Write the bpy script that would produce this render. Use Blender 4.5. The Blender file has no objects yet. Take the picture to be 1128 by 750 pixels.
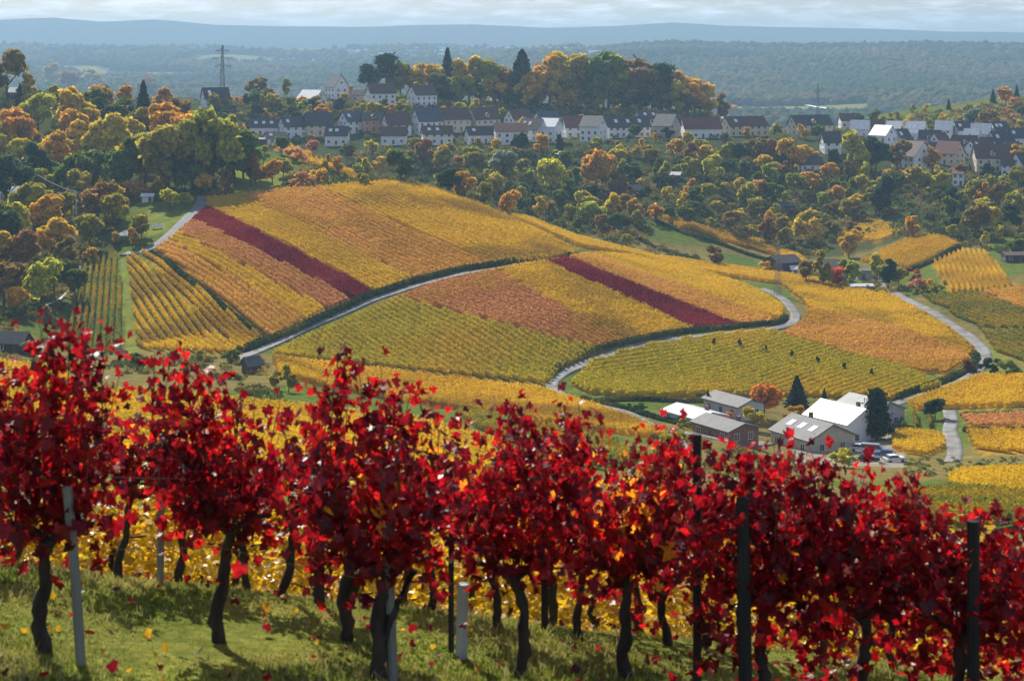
import bpy, bmesh, math, random
import numpy as np
from mathutils import Vector, Matrix

random.seed(7)
RNG = np.random.default_rng(7)
F = 2000.0; CX = 564.0; HY = 45.0          # focal length and horizon in photo pixels
scn = bpy.context.scene
COL = scn.collection
R = math.radians

# ------------------------------------------------------------------ camera
cam = bpy.data.cameras.new("camera")
cam.sensor_width = 36.0
cam.lens = 36.0 * F / 1128.0
cam.shift_y = -(375.0 - HY) / 1128.0
cam.clip_start = 0.2
cam.clip_end = 60000.0
cam.dof.use_dof = True
cam.dof.focus_distance = 300.0
cam.dof.aperture_fstop = 4.6
cam_o = bpy.data.objects.new("camera", cam)
COL.objects.link(cam_o)
cam_o.location = (0, 0, 0)
cam_o.rotation_euler = (R(90), 0, 0)
scn.camera = cam_o

# ------------------------------------------------------------------ terrain function
def pchip(x, y, xq):
    """monotone cubic along axis 0; y may be 2d (n, m)"""
    x = np.asarray(x, float); y = np.asarray(y, float); xq = np.asarray(xq, float)
    one = y.ndim == 1
    if one: y = y[:, None]
    h = np.diff(x)[:, None]; d = np.diff(y, axis=0) / h
    m = np.zeros_like(y)
    w1 = 2 * h[1:] + h[:-1]; w2 = h[1:] + 2 * h[:-1]
    same = (d[1:] * d[:-1]) > 0
    with np.errstate(divide='ignore', invalid='ignore'):
        mm = (w1 + w2) / (w1 / d[:-1] + w2 / d[1:])
    m[1:-1] = np.where(same, mm, 0.0)
    m[0] = d[0]; m[-1] = d[-1]
    i = np.clip(np.searchsorted(x, xq) - 1, 0, len(x) - 2)
    hh = h[i]; t = ((xq - x[i])[:, None]) / hh
    t = np.clip(t, 0, 1)
    r = ((1 + 2 * t) * (1 - t) ** 2) * y[i] + (t * (1 - t) ** 2) * hh * m[i] + (t * t * (3 - 2 * t)) * y[i + 1] + (t * t * (t - 1)) * hh * m[i + 1]
    return r[:, 0] if one else r

PROF = {
 -300: [(200,480),(260,450),(330,412),(390,385),(440,340),(500,290),(560,245),(620,205),(700,155),(780,105),(840,86),(900,92),(1000,105),(1300,135)],
 0:    [(200,480),(260,450),(330,412),(390,385),(440,345),(500,300),(560,255),(620,215),(700,165),(780,115),(840,95),(900,100),(1000,110),(1300,135)],
 100:  [(200,490),(260,460),(330,425),(390,400),(430,385),(480,330),(520,292),(570,245),(620,210),(700,165),(780,125),(830,112),(900,116),(1000,122),(1300,140)],
 230:  [(200,500),(270,465),(340,425),(390,400),(430,380),(470,330),(520,275),(590,222),(640,190),(700,158),(750,141),(800,146),(860,148),(940,119),(1000,112),(1100,126),(1300,150)],
 300:  [(200,505),(280,460),(340,425),(400,400),(430,388),(470,340),(530,270),(600,215),(650,190),(700,168),(740,172),(800,180),(860,170),(900,154),(960,119),(1010,107),(1100,124),(1300,155)],
 430:  [(200,510),(300,460),(400,440),(430,415),(470,360),(520,300),(570,250),(640,203),(670,201),(720,215),(800,205),(860,170),(900,152),(950,123),(1000,109),(1060,104),(1200,132)],
 560:  [(200,520),(300,480),(400,450),(430,425),(480,350),(540,285),(600,248),(640,238),(690,239),(730,236),(780,212),(830,182),(870,160),(920,148),(980,128),(1050,114),(1150,122),(1300,150)],
 630:  [(200,530),(300,490),(400,450),(440,415),(500,330),(550,288),(600,272),(650,263),(690,261),(730,247),(780,218),(840,180),(880,158),(940,146),(1000,125),(1080,118),(1200,130),(1300,155)],
 760:  [(200,540),(300,500),(400,460),(440,430),(500,370),(560,320),(610,300),(650,290),(690,279),(730,250),(780,218),(840,180),(890,156),(940,146),(1000,130),(1080,124),(1200,140)],
 870:  [(200,550),(300,520),(380,490),(430,450),(500,375),(560,330),(610,310),(660,297),(700,285),(740,265),(800,225),(850,190),(890,165),(930,152),(1000,146),(1100,150),(1300,165)],
 960:  [(200,560),(300,530),(370,500),(420,460),(490,390),(550,345),(600,318),(650,300),(700,278),(740,260),(790,230),(840,195),(880,175),(920,160),(980,148),(1040,138),(1120,128),(1200,135),(1300,150)],
 1050: [(200,570),(280,540),(350,510),(410,465),(470,410),(520,370),(580,320),(640,290),(690,265),(730,245),(780,225),(830,205),(860,190),(900,172),(960,152),(1040,130),(1120,115),(1180,117),(1300,130)],
 1128: [(200,570),(280,540),(350,500),(410,445),(460,410),(520,360),(570,320),(630,290),(690,265),(740,240),(790,220),(830,205),(860,190),(900,172),(960,150),(1040,124),(1120,106),(1180,107),(1300,120)],
 1430: [(200,575),(280,545),(350,500),(410,445),(460,405),(520,355),(570,315),(630,285),(690,255),(740,235),(790,215),(830,200),(860,185),(900,165),(960,142),(1040,112),(1120,95),(1180,96),(1300,112)],
}
FAR_R = [(1700,168),(2200,150),(2600,124),(2900,112),(3300,96),(3700,80),(4200,64),(4700,52.5),(5500,58),(7000,60),(8200,52)]
FAR_L = [(1500,118),(1800,122),(2300,128),(2700,122),(3300,104),(4000,90),(4800,78),(5500,66),(6200,53),(6800,57),(7400,57),(8200,52)]
MTN = [(-300,24),(0,22),(60,20),(110,24),(170,22),(240,28),(300,29),(380,30),(430,29),(520,27),(600,31),(680,29),(740,25),(800,29),(850,30),(960,32),(1050,35),(1128,36),(1430,40)]
def nearv(u, Y): return 2.7 / Y + 0.140 + 0.115 * u
LY0, LY1 = math.log(1.2), math.log(11500.0)
NY = 860
LYS = np.linspace(LY0, LY1, NY)
cols = sorted(PROF)
VC = []
for c in cols:
    u = (c - CX) / F
    v15 = nearv(u, 15.0)
    k = []
    for Y in (1.2, 1.6, 2.2, 3.2, 4.5, 6.5, 8.5, 10.5, 12.5, 15.0): k.append((Y, nearv(u, Y)))
    vv200 = (PROF[c][0][1] - HY) / F
    k += [(22.0, v15 + 0.018), (60.0, v15 * .97 + .02), (120.0, .5 * (v15 + .01) + .5 * vv200 + .012)]
    k += [(Y, (py - HY) / F) for Y, py in PROF[c]]
    w = min(max((c - 350) / 350.0, 0), 1)
    fr = FAR_R; fl = FAR_L
    fy = [1500, 1900, 2300, 2700, 3100, 3600, 4200, 4700, 5200, 5800, 6400, 7200, 8200]
    vr = np.interp(fy, [a for a, b in fr], [b for a, b in fr]); vl = np.interp(fy, [a for a, b in fl], [b for a, b in fl])
    for Y, a, b in zip(fy, vr, vl): k.append((Y, ((1 - w) * b + w * a - HY) / F))
    mt = np.interp(c, [a for a, b in MTN], [b for a, b in MTN])
    k += [(8800, (46 - HY) / F), (9700, (mt - HY) / F), (11500, (mt + 2 - HY) / F)]
    k = np.array(k)
    VC.append(pchip(np.log(k[:, 0]), k[:, 1], LYS))
VC = np.array(VC)                                  # (ncol, NY)
PXI = np.arange(-300, 1431, 5.0)
VG = pchip(np.array(cols, float), VC, PXI)         # (npx, NY)
# crest detail of the mountains and relief of the far land
mtn_fine = np.interp(PXI, [a for a, b in MTN], [b for a, b in MTN]) - pchip(np.array(cols, float), np.array([np.interp(c, [a for a, b in MTN], [b for a, b in MTN]) for c in cols]), PXI)
wY = np.clip((np.exp(LYS) - 8800) / 900.0, 0, 1)
VG += (mtn_fine / F)[:, None] * wY[None, :]
Yg = np.exp(LYS)
Xg = (PXI - CX)[:, None] / F * Yg[None, :]
def snoise(x, y, sc, seed):
    r = np.random.default_rng(seed); s = 0
    for k in range(7):
        a = r.uniform(0, 6.28); f = sc * r.uniform(.6, 1.8); p = r.uniform(0, 6.28)
        s = s + np.sin((x * math.cos(a) + y * math.sin(a)) * f + p + 1.3 * np.sin((x * math.sin(a) - y * math.cos(a)) * f * .7 + p))
    return s / 3.5
Zn = snoise(Xg, Yg[None, :], 1 / 90.0, 3) * 7.0 * np.clip((Yg - 2300) / 500, 0, 1) * np.clip((8000 - Yg) / 1500, .25, 1)
Zn += snoise(Xg, Yg[None, :], 1 / 9.0, 5) * 0.35 * np.clip((Yg - 100) / 200, 0, 1)
Zn += snoise(Xg, Yg[None, :], 1 / .35, 8) * 0.012
ZG = -VG * Yg[None, :] + Zn
VG = -ZG / Yg[None, :]

def zat(x, y):
    x = np.asarray(x, float); y = np.maximum(np.asarray(y, float), 1.25)
    px = np.clip(CX + F * x / y, -300, 1429.9)
    i = (px + 300) / 5.0; j = (np.log(y) - LY0) / (LY1 - LY0) * (NY - 1)
    j = np.clip(j, 0, NY - 1.001)
    i0 = i.astype(int); j0 = j.astype(int)
    fi = i - i0
    fj = (y - Yg[j0]) / (Yg[j0 + 1] - Yg[j0])
    z = (ZG[i0, j0] * (1 - fi) + ZG[i0 + 1, j0] * fi) * (1 - fj) + (ZG[i0, j0 + 1] * (1 - fi) + ZG[i0 + 1, j0 + 1] * fi) * fj
    # beyond the side columns of the table the near slope keeps its tilt
    return z - np.where(y < 60, (CX * 0 + .115) * (x - (px - CX) / F * y), 0)

def P(px, py, ymin=26.0):
    """point of the ground seen at a photo pixel"""
    v = (py - HY) / F
    i = min(max((px + 300) / 5.0, 0), len(PXI) - 1.001); i0 = int(i); fi = i - i0
    col = VG[i0] * (1 - fi) + VG[i0 + 1] * fi
    j = int((math.log(ymin) - LY0) / (LY1 - LY0) * (NY - 1)) + 1
    idx = np.nonzero(col[j:] <= v)[0]
    if len(idx) == 0: jj = NY - 1; Y = Yg[jj]
    else:
        jj = j + idx[0]
        if idx[0] == 0: Y = Yg[jj]
        else:
            a, b = col[jj - 1], col[jj]
            t = (a - v) / max(a - b, 1e-9); Y = Yg[jj - 1] + (Yg[jj] - Yg[jj - 1]) * min(max(t, 0), 1)
    x = (px - CX) / F * Y
    return Vector((x, Y, float(zat(x, Y))))

# ------------------------------------------------------------------ mesh helpers
def mesh_np(name, verts, faces, mats=(), smooth=False, matidx=None):
    """verts (n,3); faces (m,k) array with constant k, or list of arrays"""
    me = bpy.data.meshes.new(name)
    verts = np.asarray(verts, np.float32)
    if not isinstance(faces, list): faces = [faces]
    faces = [np.asarray(f, np.int32) for f in faces if len(f)]
    loops = np.concatenate([f.ravel() for f in faces])
    sizes = np.concatenate([np.full(len(f), f.shape[1], np.int32) for f in faces])
    starts = np.concatenate([[0], np.cumsum(sizes)[:-1]]).astype(np.int32)
    me.vertices.add(len(verts)); me.vertices.foreach_set("co", verts.ravel())
    me.loops.add(len(loops)); me.loops.foreach_set("vertex_index", loops)
    me.polygons.add(len(sizes)); me.polygons.foreach_set("loop_start", starts); me.polygons.foreach_set("loop_total", sizes)
    if smooth: me.polygons.foreach_set("use_smooth", np.ones(len(sizes), bool))
    if matidx is not None: me.polygons.foreach_set("material_index", np.asarray(matidx, np.int32))
    for m in mats: me.materials.append(m)
    me.update(calc_edges=True); me.validate(verbose=False)
    return me

def link(name, data, parent=None, loc=None):
    o = bpy.data.objects.new(name, data); COL.objects.link(o)
    if parent is not None: o.parent = parent
    if loc is not None: o.location = loc
    return o
def tag(o, label=None, cat=None, group=None, kind=None):
    if label: o["label"] = label
    if cat: o["category"] = cat
    if group: o["group"] = group
    if kind: o["kind"] = kind
    return o
def empty(name, loc, rz=0.0, label=None, cat=None, group=None):
    o = bpy.data.objects.new(name, None); COL.objects.link(o)
    o.location = loc; o.rotation_euler = (0, 0, rz); o.empty_display_size = .3
    return tag(o, label, cat, group)

class MB:
    """collects boxes, prisms and tubes into one mesh"""
    def __init__(s): s.v = []; s.f = []
    def quadbox(s, b, t):            # b,t: four bottom points, four top points
        n = len(s.v); s.v += [tuple(p) for p in b] + [tuple(p) for p in t]
        s.f += [(n+3,n+2,n+1,n), (n+4,n+5,n+6,n+7)] + [(n+i, n+(i+1)%4, n+4+(i+1)%4, n+4+i) for i in range(4)]
        return s
    def box(s, x0, x1, y0, y1, z0, z1):
        return s.quadbox([(x0,y0,z0),(x1,y0,z0),(x1,y1,z0),(x0,y1,z0)], [(x0,y0,z1),(x1,y0,z1),(x1,y1,z1),(x0,y1,z1)])
    def prism(s, pts, off):          # extrude planar polygon pts by vector off
        n = len(s.v); k = len(pts); off = Vector(off)
        s.v += [tuple(p) for p in pts] + [tuple(Vector(p) + off) for p in pts]
        s.f += [tuple(range(n+k-1, n-1, -1)), tuple(range(n+k, n+2*k))] + [(n+i, n+(i+1)%k, n+k+(i+1)%k, n+k+i) for i in range(k)]
        return s
    def tube(s, pts, rad, seg=6):
        pts = [Vector(p) for p in pts]
        if not hasattr(rad, '__len__'): rad = [rad] * len(pts)
        n0 = len(s.v)
        for i, p in enumerate(pts):
            a = pts[max(i-1, 0)]; b = pts[min(i+1, len(pts)-1)]
            d = (b - a).normalized(); up = Vector((0,0,1)) if abs(d.z) < .9 else Vector((1,0,0))
            e = d.cross(up).normalized(); g = d.cross(e)
            for k in range(seg):
                t = 2*math.pi*k/seg; s.v.append(tuple(p + (e*math.cos(t) + g*math.sin(t)) * rad[i]))
        for i in range(len(pts)-1):
            for k in range(seg):
                a = n0+i*seg+k; b = n0+i*seg+(k+1)%seg; s.f.append((a, b, b+seg, a+seg))
        s.f.append(tuple(n0+seg-1-k for k in range(seg))); e = n0+(len(pts)-1)*seg; s.f.append(tuple(e+k for k in range(seg)))
        return s
    def mesh(s, name, m, smooth=False):
        me = bpy.data.meshes.new(name); me.from_pydata(s.v, [], s.f); me.materials.append(m)
        bm = bmesh.new(); bm.from_mesh(me); bmesh.ops.recalc_face_normals(bm, faces=bm.faces); bm.to_mesh(me); bm.free()
        if smooth: me.polygons.foreach_set("use_smooth", [True]*len(me.polygons))
        me.update(); return me
    def build(s, name, m, parent=None, loc=None, smooth=False):
        return link(name, s.mesh(name, m, smooth), parent, loc)

# ------------------------------------------------------------------ materials
def nodes(name):
    m = bpy.data.materials.new(name); m.use_nodes = True; nt = m.node_tree; nt.nodes.clear()
    out = nt.nodes.new("ShaderNodeOutputMaterial"); return m, nt, out
def N(nt, t, **kw):
    n = nt.nodes.new(t)
    for k, v in kw.items():
        if k in n.inputs: n.inputs[k].default_value = v
        else: setattr(n, k, v)
    return n
def c4(c): return (c[0], c[1], c[2], 1.0)
def noise_fac(nt, scale, detail=3.0, lo=.35, hi=.65, coord=None, rough=.55):
    tc = nt.nodes.new("ShaderNodeNewGeometry") if coord is None else None
    n = N(nt, "ShaderNodeTexNoise", Scale=scale, Detail=detail, Roughness=rough)
    nt.links.new(coord if coord is not None else tc.outputs["Position"], n.inputs["Vector"])
    mr = N(nt, "ShaderNodeMapRange"); mr.inputs[1].default_value = lo; mr.inputs[2].default_value = hi
    nt.links.new(n.outputs[0], mr.inputs[0]); return mr.outputs[0]
def mix(nt, f, a, b, mode='MIX'):
    n = nt.nodes.new("ShaderNodeMix"); n.data_type = 'RGBA'; n.blend_type = mode
    for s, v in ((n.inputs[0], f), (n.inputs[6], a), (n.inputs[7], b)):
        if isinstance(v, (int, float)): s.default_value = v
        elif isinstance(v, tuple): s.default_value = c4(v)
        else: nt.links.new(v, s)
    return n.outputs[2]

def mat_leaf(name, c1, c2, c3=None, s1=1.2, s2=.06, trans=.45, gloss=0.0, rough=.4, objcol=False, tboost=1.0, s3=.25):
    """leafage: two colours mixed by fine noise, a third by broad noise; part of the light passes through"""
    m, nt, out = nodes(name)
    if objcol:
        oi = nt.nodes.new("ShaderNodeObjectInfo"); base = oi.outputs["Color"]
        hs = N(nt, "ShaderNodeHueSaturation", Value=1.0); 
        f = noise_fac(nt, s1, 2.0, .3, .7)
        vv = N(nt, "ShaderNodeMapRange"); vv.inputs[3].default_value = .6; vv.inputs[4].default_value = 1.45; nt.links.new(f, vv.inputs[0])
        nt.links.new(vv.outputs[0], hs.inputs["Value"]); nt.links.new(base, hs.inputs["Color"])
        g = noise_fac(nt, s3, 2.0, .42, .62)
        colr = mix(nt, g, hs.outputs[0], mix(nt, .32, hs.outputs[0], c2))
    else:
        f = noise_fac(nt, s1, 3.0, .38, .62); colr = mix(nt, f, c1, c2)
        if c3 is not None: colr = mix(nt, noise_fac(nt, s2, 3.0, .45, .62), colr, c3)
    d = nt.nodes.new("ShaderNodeBsdfDiffuse"); t = nt.nodes.new("ShaderNodeBsdfTranslucent")
    nt.links.new(colr, d.inputs[0])
    if tboost != 1.0:
        tc = mix(nt, 1.0, colr, (tboost, tboost, tboost), 'MULTIPLY'); nt.links.new(tc, t.inputs[0])
    else: nt.links.new(colr, t.inputs[0])
    ms = N(nt, "ShaderNodeMixShader"); ms.inputs[0].default_value = trans
    nt.links.new(d.outputs[0], ms.inputs[1]); nt.links.new(t.outputs[0], ms.inputs[2])
    last = ms.outputs[0]
    if gloss > 0:
        g = nt.nodes.new("ShaderNodeBsdfGlossy"); g.inputs["Roughness"].default_value = rough; g.inputs["Color"].default_value = (1, 1, 1, 1)
        m2 = N(nt, "ShaderNodeMixShader"); m2.inputs[0].default_value = gloss
        nt.links.new(last, m2.inputs[1]); nt.links.new(g.outputs[0], m2.inputs[2]); last = m2.outputs[0]
    nt.links.new(last, out.inputs[0]); return m

def mat_pbr(name, c1, c2=None, scale=1.0, rough=.8, metal=0.0, bump=0.0, bscale=20.0, spec=.3, lo=.35, hi=.65, stretch=None, coord='Object'):
    m, nt, out = nodes(name)
    b = N(nt, "ShaderNodeBsdfPrincipled", Roughness=rough, Metallic=metal)
    b.inputs["Specular IOR Level"].default_value = spec
    tc = nt.nodes.new("ShaderNodeTexCoord"); co = tc.outputs[coord]
    if stretch:
        mp = N(nt, "ShaderNodeMapping"); mp.inputs["Scale"].default_value = stretch; nt.links.new(co, mp.inputs[0]); co = mp.outputs[0]
    if c2 is None: b.inputs["Base Color"].default_value = c4(c1)
    else: nt.links.new(mix(nt, noise_fac(nt, scale, 4.0, lo, hi, co), c1, c2), b.inputs["Base Color"])
    if bump:
        bn = N(nt, "ShaderNodeTexNoise", Scale=bscale, Detail=4.0); nt.links.new(co, bn.inputs["Vector"])
        bp = N(nt, "ShaderNodeBump", Strength=bump); nt.links.new(bn.outputs[0], bp.inputs["Height"]); nt.links.new(bp.outputs[0], b.inputs["Normal"])
    nt.links.new(b.outputs[0], out.inputs[0]); return m
# ------------------------------------------------------------------ colours of leaves
YEL = (.76, .52, .02); GOLD = (.72, .42, .016); ORA = (.56, .17, .03); OLIVE = (.30, .28, .018); CRIM = (.20, .012, .03); GRN = (.075, .12, .022)
PINK = (.72, .37, .12)
M = {}
M['gold'] = mat_leaf("gold_vine_leaf", YEL, GOLD, (.42, .25, .02), .9, .03)
M['yellow'] = mat_leaf("yellow_vine_leaf", YEL, (.70, .42, .02), (.62, .40, .02), .9, .03)
M['orange'] = mat_leaf("orange_vine_leaf", PINK, GOLD, (.58, .32, .03), 1.0, .035)
M['pink'] = mat_leaf("copper_vine_leaf", PINK, (.50, .20, .06), (.56, .30, .03), 1.2, .03)
M['olive'] = mat_leaf("olive_vine_leaf", (.60, .44, .015), (.38, .35, .018), (.64, .42, .018), .8, .02)
M['crimson'] = mat_leaf("crimson_vine_leaf", (.25, .011, .022), (.155, .010, .018), (.29, .03, .026), 1.2, .05)
M['rowgreen'] = mat_leaf("green_gold_vine_leaf", (.36, .28, .03), (.14, .18, .03), (.42, .28, .02), 1.0, .06)
M['hedge'] = mat_leaf("hedge_leaf", (.035, .065, .02), (.07, .10, .025), (.16, .15, .03), 1.0, .05, trans=.2)
M['shrub'] = mat_leaf("undergrowth_leaf", (.15, .17, .04), (.075, .11, .03), (.40, .28, .06), .5, .045, trans=.3)

# ------------------------------------------------------------------ plots: outline and row direction in photo pixels
# name, outline, (row from, row to), material, spacing, individual rows?, width, height, ground code, label
PLOTS = [
 ("A", [(97,291),(131,281),(137,392),(72,386),(76,345),(84,310)], ((119,288),(112,388)), 'rowgreen', 1.65, 1, .7, 1.6, 'grass', "green and gold vine row in the steep striped plot left of the grass track", "vine rows of the steep green striped plot at left"),
 ("B", [(140,284),(153,281),(262,391),(152,386)], ((146,284),(240,388)), 'gold', 1.95, 1, .75, 1.6, 'mixed', "golden vine row slanting down the plot right of the grass track", "golden vine rows slanting beside the grass track"),
 ("C", [(157,280),(168,282),(288,375),(265,390)], ((160,281),(275,383)), 'gold', 1.9, 1, .9, 1.6, 'litter', "golden vine row just left of the dark hedge line on the hill", "golden vine rows left of the dark hedge line"),
 ("D", [(172,277),(186,267),(334,354),(300,374)], ((178,272),(317,364)), 'orange', 2.1, 0, 1.3, 1.7, 'litter', "strip of orange and gold vines between dark hedge line and yellow strip", None),
 ("E", [(186,267),(196,259),(358,342),(334,354)], ((190,263),(346,348)), 'yellow', 2.1, 0, 1.3, 1.7, 'litter', "narrow bright yellow vine strip between two orange strips on the hill", None),
 ("F", [(196,259),(213,244),(388,331),(358,342)], ((204,251),(373,337)), 'pink', 2.1, 0, 1.3, 1.7, 'litter', "copper orange vine strip directly left of the upper crimson strip", None),
 ("G", [(213,243.5),(229,230),(413,323),(388,331)], ((221,236),(400,328)), 'crimson', 1.7, 0, 1.4, 1.6, 'red', "crimson vine strip running down the upper hillside", None),
 ("H", [(229,230),(228,221),(262,217),(455,308),(413,323)], ((240,226),(434,316)), 'yellow', 2.2, 0, 1.15, 1.7, 'litter', "yellow vine strip directly right of the upper crimson strip", None),
 ("I", [(262,217),(345,208),(540,293),(455,308)], ((300,214),(497,302)), 'orange', 2.4, 0, 1.1, 1.8, 'litter', "wide dotted orange gold vine strip in middle of the upper hillside", None),
 ("J", [(345,208),(425,203),(470,207),(520,224),(580,250),(638,280),(600,287),(540,293)], ((385,208),(580,290)), 'gold', 2.4, 0, 1.1, 1.8, 'litter', "golden vine field under the rounded crest of the upper hillside", None),
 ("K", [(300,392),(352,368),(440,330),(480,342),(658,387),(616,408),(603,424),(500,414),(390,402)], ((440,332),(600,418)), 'olive', 2.2, 0, 1.3, 1.7, 'litter', "large olive yellow vine field below the long hedge-lined road", None),
 ("L", [(440,330),(482,314),(545,300),(688,378),(658,387)], ((500,310),(672,382)), 'pink', 2.1, 0, 1.3, 1.7, 'litter', "copper coloured vine strip across the lower hillside", None),
 ("M", [(545,300),(600,291),(765,364),(688,378)], ((572,295),(726,371)), 'gold', 2.1, 0, 1.3, 1.7, 'litter', "golden vine strip directly left of the lower crimson strip", None),
 ("Nn", [(600,291),(626,287),(812,360),(765,364)], ((613,289),(788,362)), 'crimson', 1.7, 0, 1.4, 1.6, 'red', "crimson vine strip on the lower hillside ending at the road bend", None),
 ("O", [(626,287),(648,282),(850,352),(846,357),(812,360)], ((637,285),(830,358)), 'orange', 2.1, 0, 1.3, 1.7, 'litter', "orange vine strip directly right of the lower crimson strip", None),
 ("Pp", [(648,282),(690,283),(780,303),(835,322),(862,340),(860,352),(850,352)], ((665,283),(855,350)), 'yellow', 2.1, 0, 1.3, 1.7, 'litter', "yellow vine field inside the bend of the pale road", None),
 ("Q", [(562,240),(582,241),(640,264),(720,284),(850,302),(905,310),(900,316),(845,312),(760,299),(690,281),(640,273)], ((600,252),(700,278)), 'yellow', 2.3, 0, 1.2, 1.7, 'litter', "thin yellow green vine band curving along the back of the hill", None),
 ("R1", [(630,425),(652,401),(700,386),(780,372),(852,366),(860,372),(1000,409),(1036,426),(985,441),(860,436),(700,438),(648,434)], ((640,420),(860,376)), 'olive', 2.2, 0, 1.3, 1.7, 'litter', "broad olive yellow vine field above the farm with dark shrubs in a line", None),
 ("R2", [(862,371),(885,356),(893,343),(1000,366),(1068,396),(1040,413),(1000,409)], ((880,358),(1060,398)), 'orange', 2.2, 0, 1.3, 1.7, 'litter', "orange gold vine band across the broad right hand hillside", None),
 ("R3", [(852,309),(900,310),(985,329),(1040,360),(1073,387),(1068,396),(1000,366),(893,343),(884,332),(870,321)], ((880,315),(1060,385)), 'gold', 2.2, 0, 1.3, 1.7, 'litter', "golden vine field left of the wide curving valley road", None),
 ("S", [(300,398),(390,407),(500,420),(598,432),(640,446),(700,466),(735,486),(640,474),(500,452),(360,428),(310,415)], ((320,402),(640,452)), 'gold', 2.3, 0, 1.3, 1.7, 'litter', "golden vine strip along the foot of the hill above the red vines", None),
 ("T1", [(-60,396),(60,410),(75,420),(60,436),(-60,420)], ((-40,402),(60,420)), 'gold', 2.4, 0, 1.2, 1.7, 'litter', "orange gold vine plot behind the first red vine at far left", None),
 ("T2", [(-60,424),(60,440),(150,436),(310,452),(460,470),(560,500),(520,540),(300,520),(-60,520)], ((-40,430),(400,470)), 'yellow', 2.6, 0, 1.1, 1.8, 'mixed', "yellow vine rows in the valley floor behind the red vines", None),
 ("T3", [(500,458),(545,458),(575,470),(660,486),(720,510),(640,520),(560,492)], ((500,462),(640,518)), 'rowgreen', 3.0, 0, .9, 1.8, 'grass', "striped yellow green vine plot behind the central red vines", None),
 ("U1", [(1000,446),(1040,431),(1078,417),(1130,417),(1200,420),(1200,449),(1128,449),(1010,452)], ((1020,440),(1128,432)), 'yellow', 2.2, 0, 1.3, 1.7, 'litter', "yellow vine field below the road curve at right", None),
 ("U2", [(1060,461),(1128,459),(1190,460),(1190,477),(1128,475),(1070,471)], ((1060,465),(1128,468)), 'pink', 1.9, 0, 1.4, 1.6, 'litter', "narrow copper orange vine plot right of the farm track", None),
 ("U3", [(1066,477),(1128,479),(1190,480),(1190,502),(1128,500),(1078,500)], ((1066,480),(1128,492)), 'gold', 2.2, 1, 1.2, 1.7, 'litter', "golden vine row in the small plot below the copper plot", "golden vine rows right of the farm track"),
 ("U4", [(1045,532),(1060,524),(1128,521),(1190,520),(1190,548),(1128,548),(1055,541)], ((1050,530),(1128,540)), 'yellow', 2.3, 1, 1.0, 1.8, 'mixed', "yellow vine row near the pale track end at lower right", "yellow vine rows at lower right below the meadow"),
 ("U5", [(985,556),(1040,544),(1128,551),(1190,552),(1190,585),(985,585)], ((1000,570),(1128,562)), 'rowgreen', 2.4, 0, 1.1, 1.8, 'grass', "yellow green vine plot just behind the right hand red vines", None),
 ("W1", [(995,458),(1032,455),(1036,472),(990,474)], ((1005,458),(1008,474)), 'rowgreen', 3.0, 1, .8, 1.8, 'grass', "pale green vine row in the small plot beside the farm", "pale vine rows in the small plot beside the farm"),
 ("W2", [(983,480),(1010,477),(1038,483),(1040,494),(1020,503),(985,497)], ((985,485),(1038,490)), 'yellow', 2.1, 0, 1.3, 1.6, 'litter', "small block of yellow vines beside the farm courtyard", None),
 ("V1", [(1028,290),(1060,277),(1086,279),(1120,317),(1080,321),(1044,322)], ((1062,279),(1082,320)), 'gold', 1.8, 1, .8, 1.6, 'litter', "gold vine row on the rounded knoll at right", "gold vine rows on the rounded knoll at right"),
 ("V2", [(1015,328),(1078,324),(1128,344),(1200,368),(1200,366),(1080,363),(1060,352)], ((1020,332),(1110,362)), 'rowgreen', 2.2, 1, .8, 1.7, 'grass', "green vine row in the plot beside the wide curving road", "green vine rows beside the wide curving road"),
 ("V3", [(1082,367),(1128,366),(1200,368),(1200,404),(1128,402),(1100,392)], ((1085,370),(1140,392)), 'rowgreen', 2.5, 1, 1.0, 1.8, 'mixed', "yellow green vine row in the plot at right edge above the dark bush", "yellow green vine rows at right edge above the bush"),
 ("V3b", [(1080,324),(1128,318),(1200,316),(1200,364),(1128,342)], ((1080,326),(1140,346)), 'orange', 2.3, 0, 1.2, 1.7, 'litter', "brown orange vine band at right edge under the knoll", None),
 ("V4", [(948,289),(1010,260),(1035,262),(1057,271),(1003,297),(980,292)], ((995,293),(1056,270)), 'yellow', 2.4, 1, .8, 1.7, 'mixed', "yellow vine row in the tilted plot below the orange tree", "yellow vine rows of the tilted plot in the side valley"),
 ("V5", [(922,262),(958,243),(1000,254),(966,267)], ((930,258),(965,264)), 'yellow', 2.3, 0, 1.2, 1.7, 'litter', "small yellow vine patch high in the side valley", None),
 ("V6", [(723,238),(760,247),(850,270),(884,285),(890,293),(850,281),(790,264),(748,251)], ((740,244),(870,282)), 'gold', 2.2, 0, 1.3, 1.7, 'litter', "golden vine tongue below the wooded slope", None),
 ("V7", [(268,139),(284,146),(340,169),(402,196),(392,199),(330,176),(272,150)], ((272,143),(395,197)), 'gold', 2.2, 0, 1.3, 1.7, 'litter', "narrow golden vine strip running down the ridge below the first houses", None),
 ("V8", [(22,78),(42,82),(66,93),(62,100),(40,97),(24,90)], ((24,82),(62,97)), 'yellow', 2.2, 0, 1.3, 1.7, 'litter', "little yellow vine patch on the wooded hilltop at upper left", None),
 ("V9", [(845,318),(862,312)], None, None, 0, 0, 0, 0, None, None, None),
]
PLOTS = [p for p in PLOTS if p[2]]

def world_poly(pts, ymin=60, sub=6):
    out = []
    n = len(pts)
    for i in range(n):
        a = pts[i]; b = pts[(i+1) % n]
        for k in range(sub):
            t = k / sub; p = P(a[0]+(b[0]-a[0])*t, a[1]+(b[1]-a[1])*t, ymin); out.append((p.x, p.y))
    return np.array(out)

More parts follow.
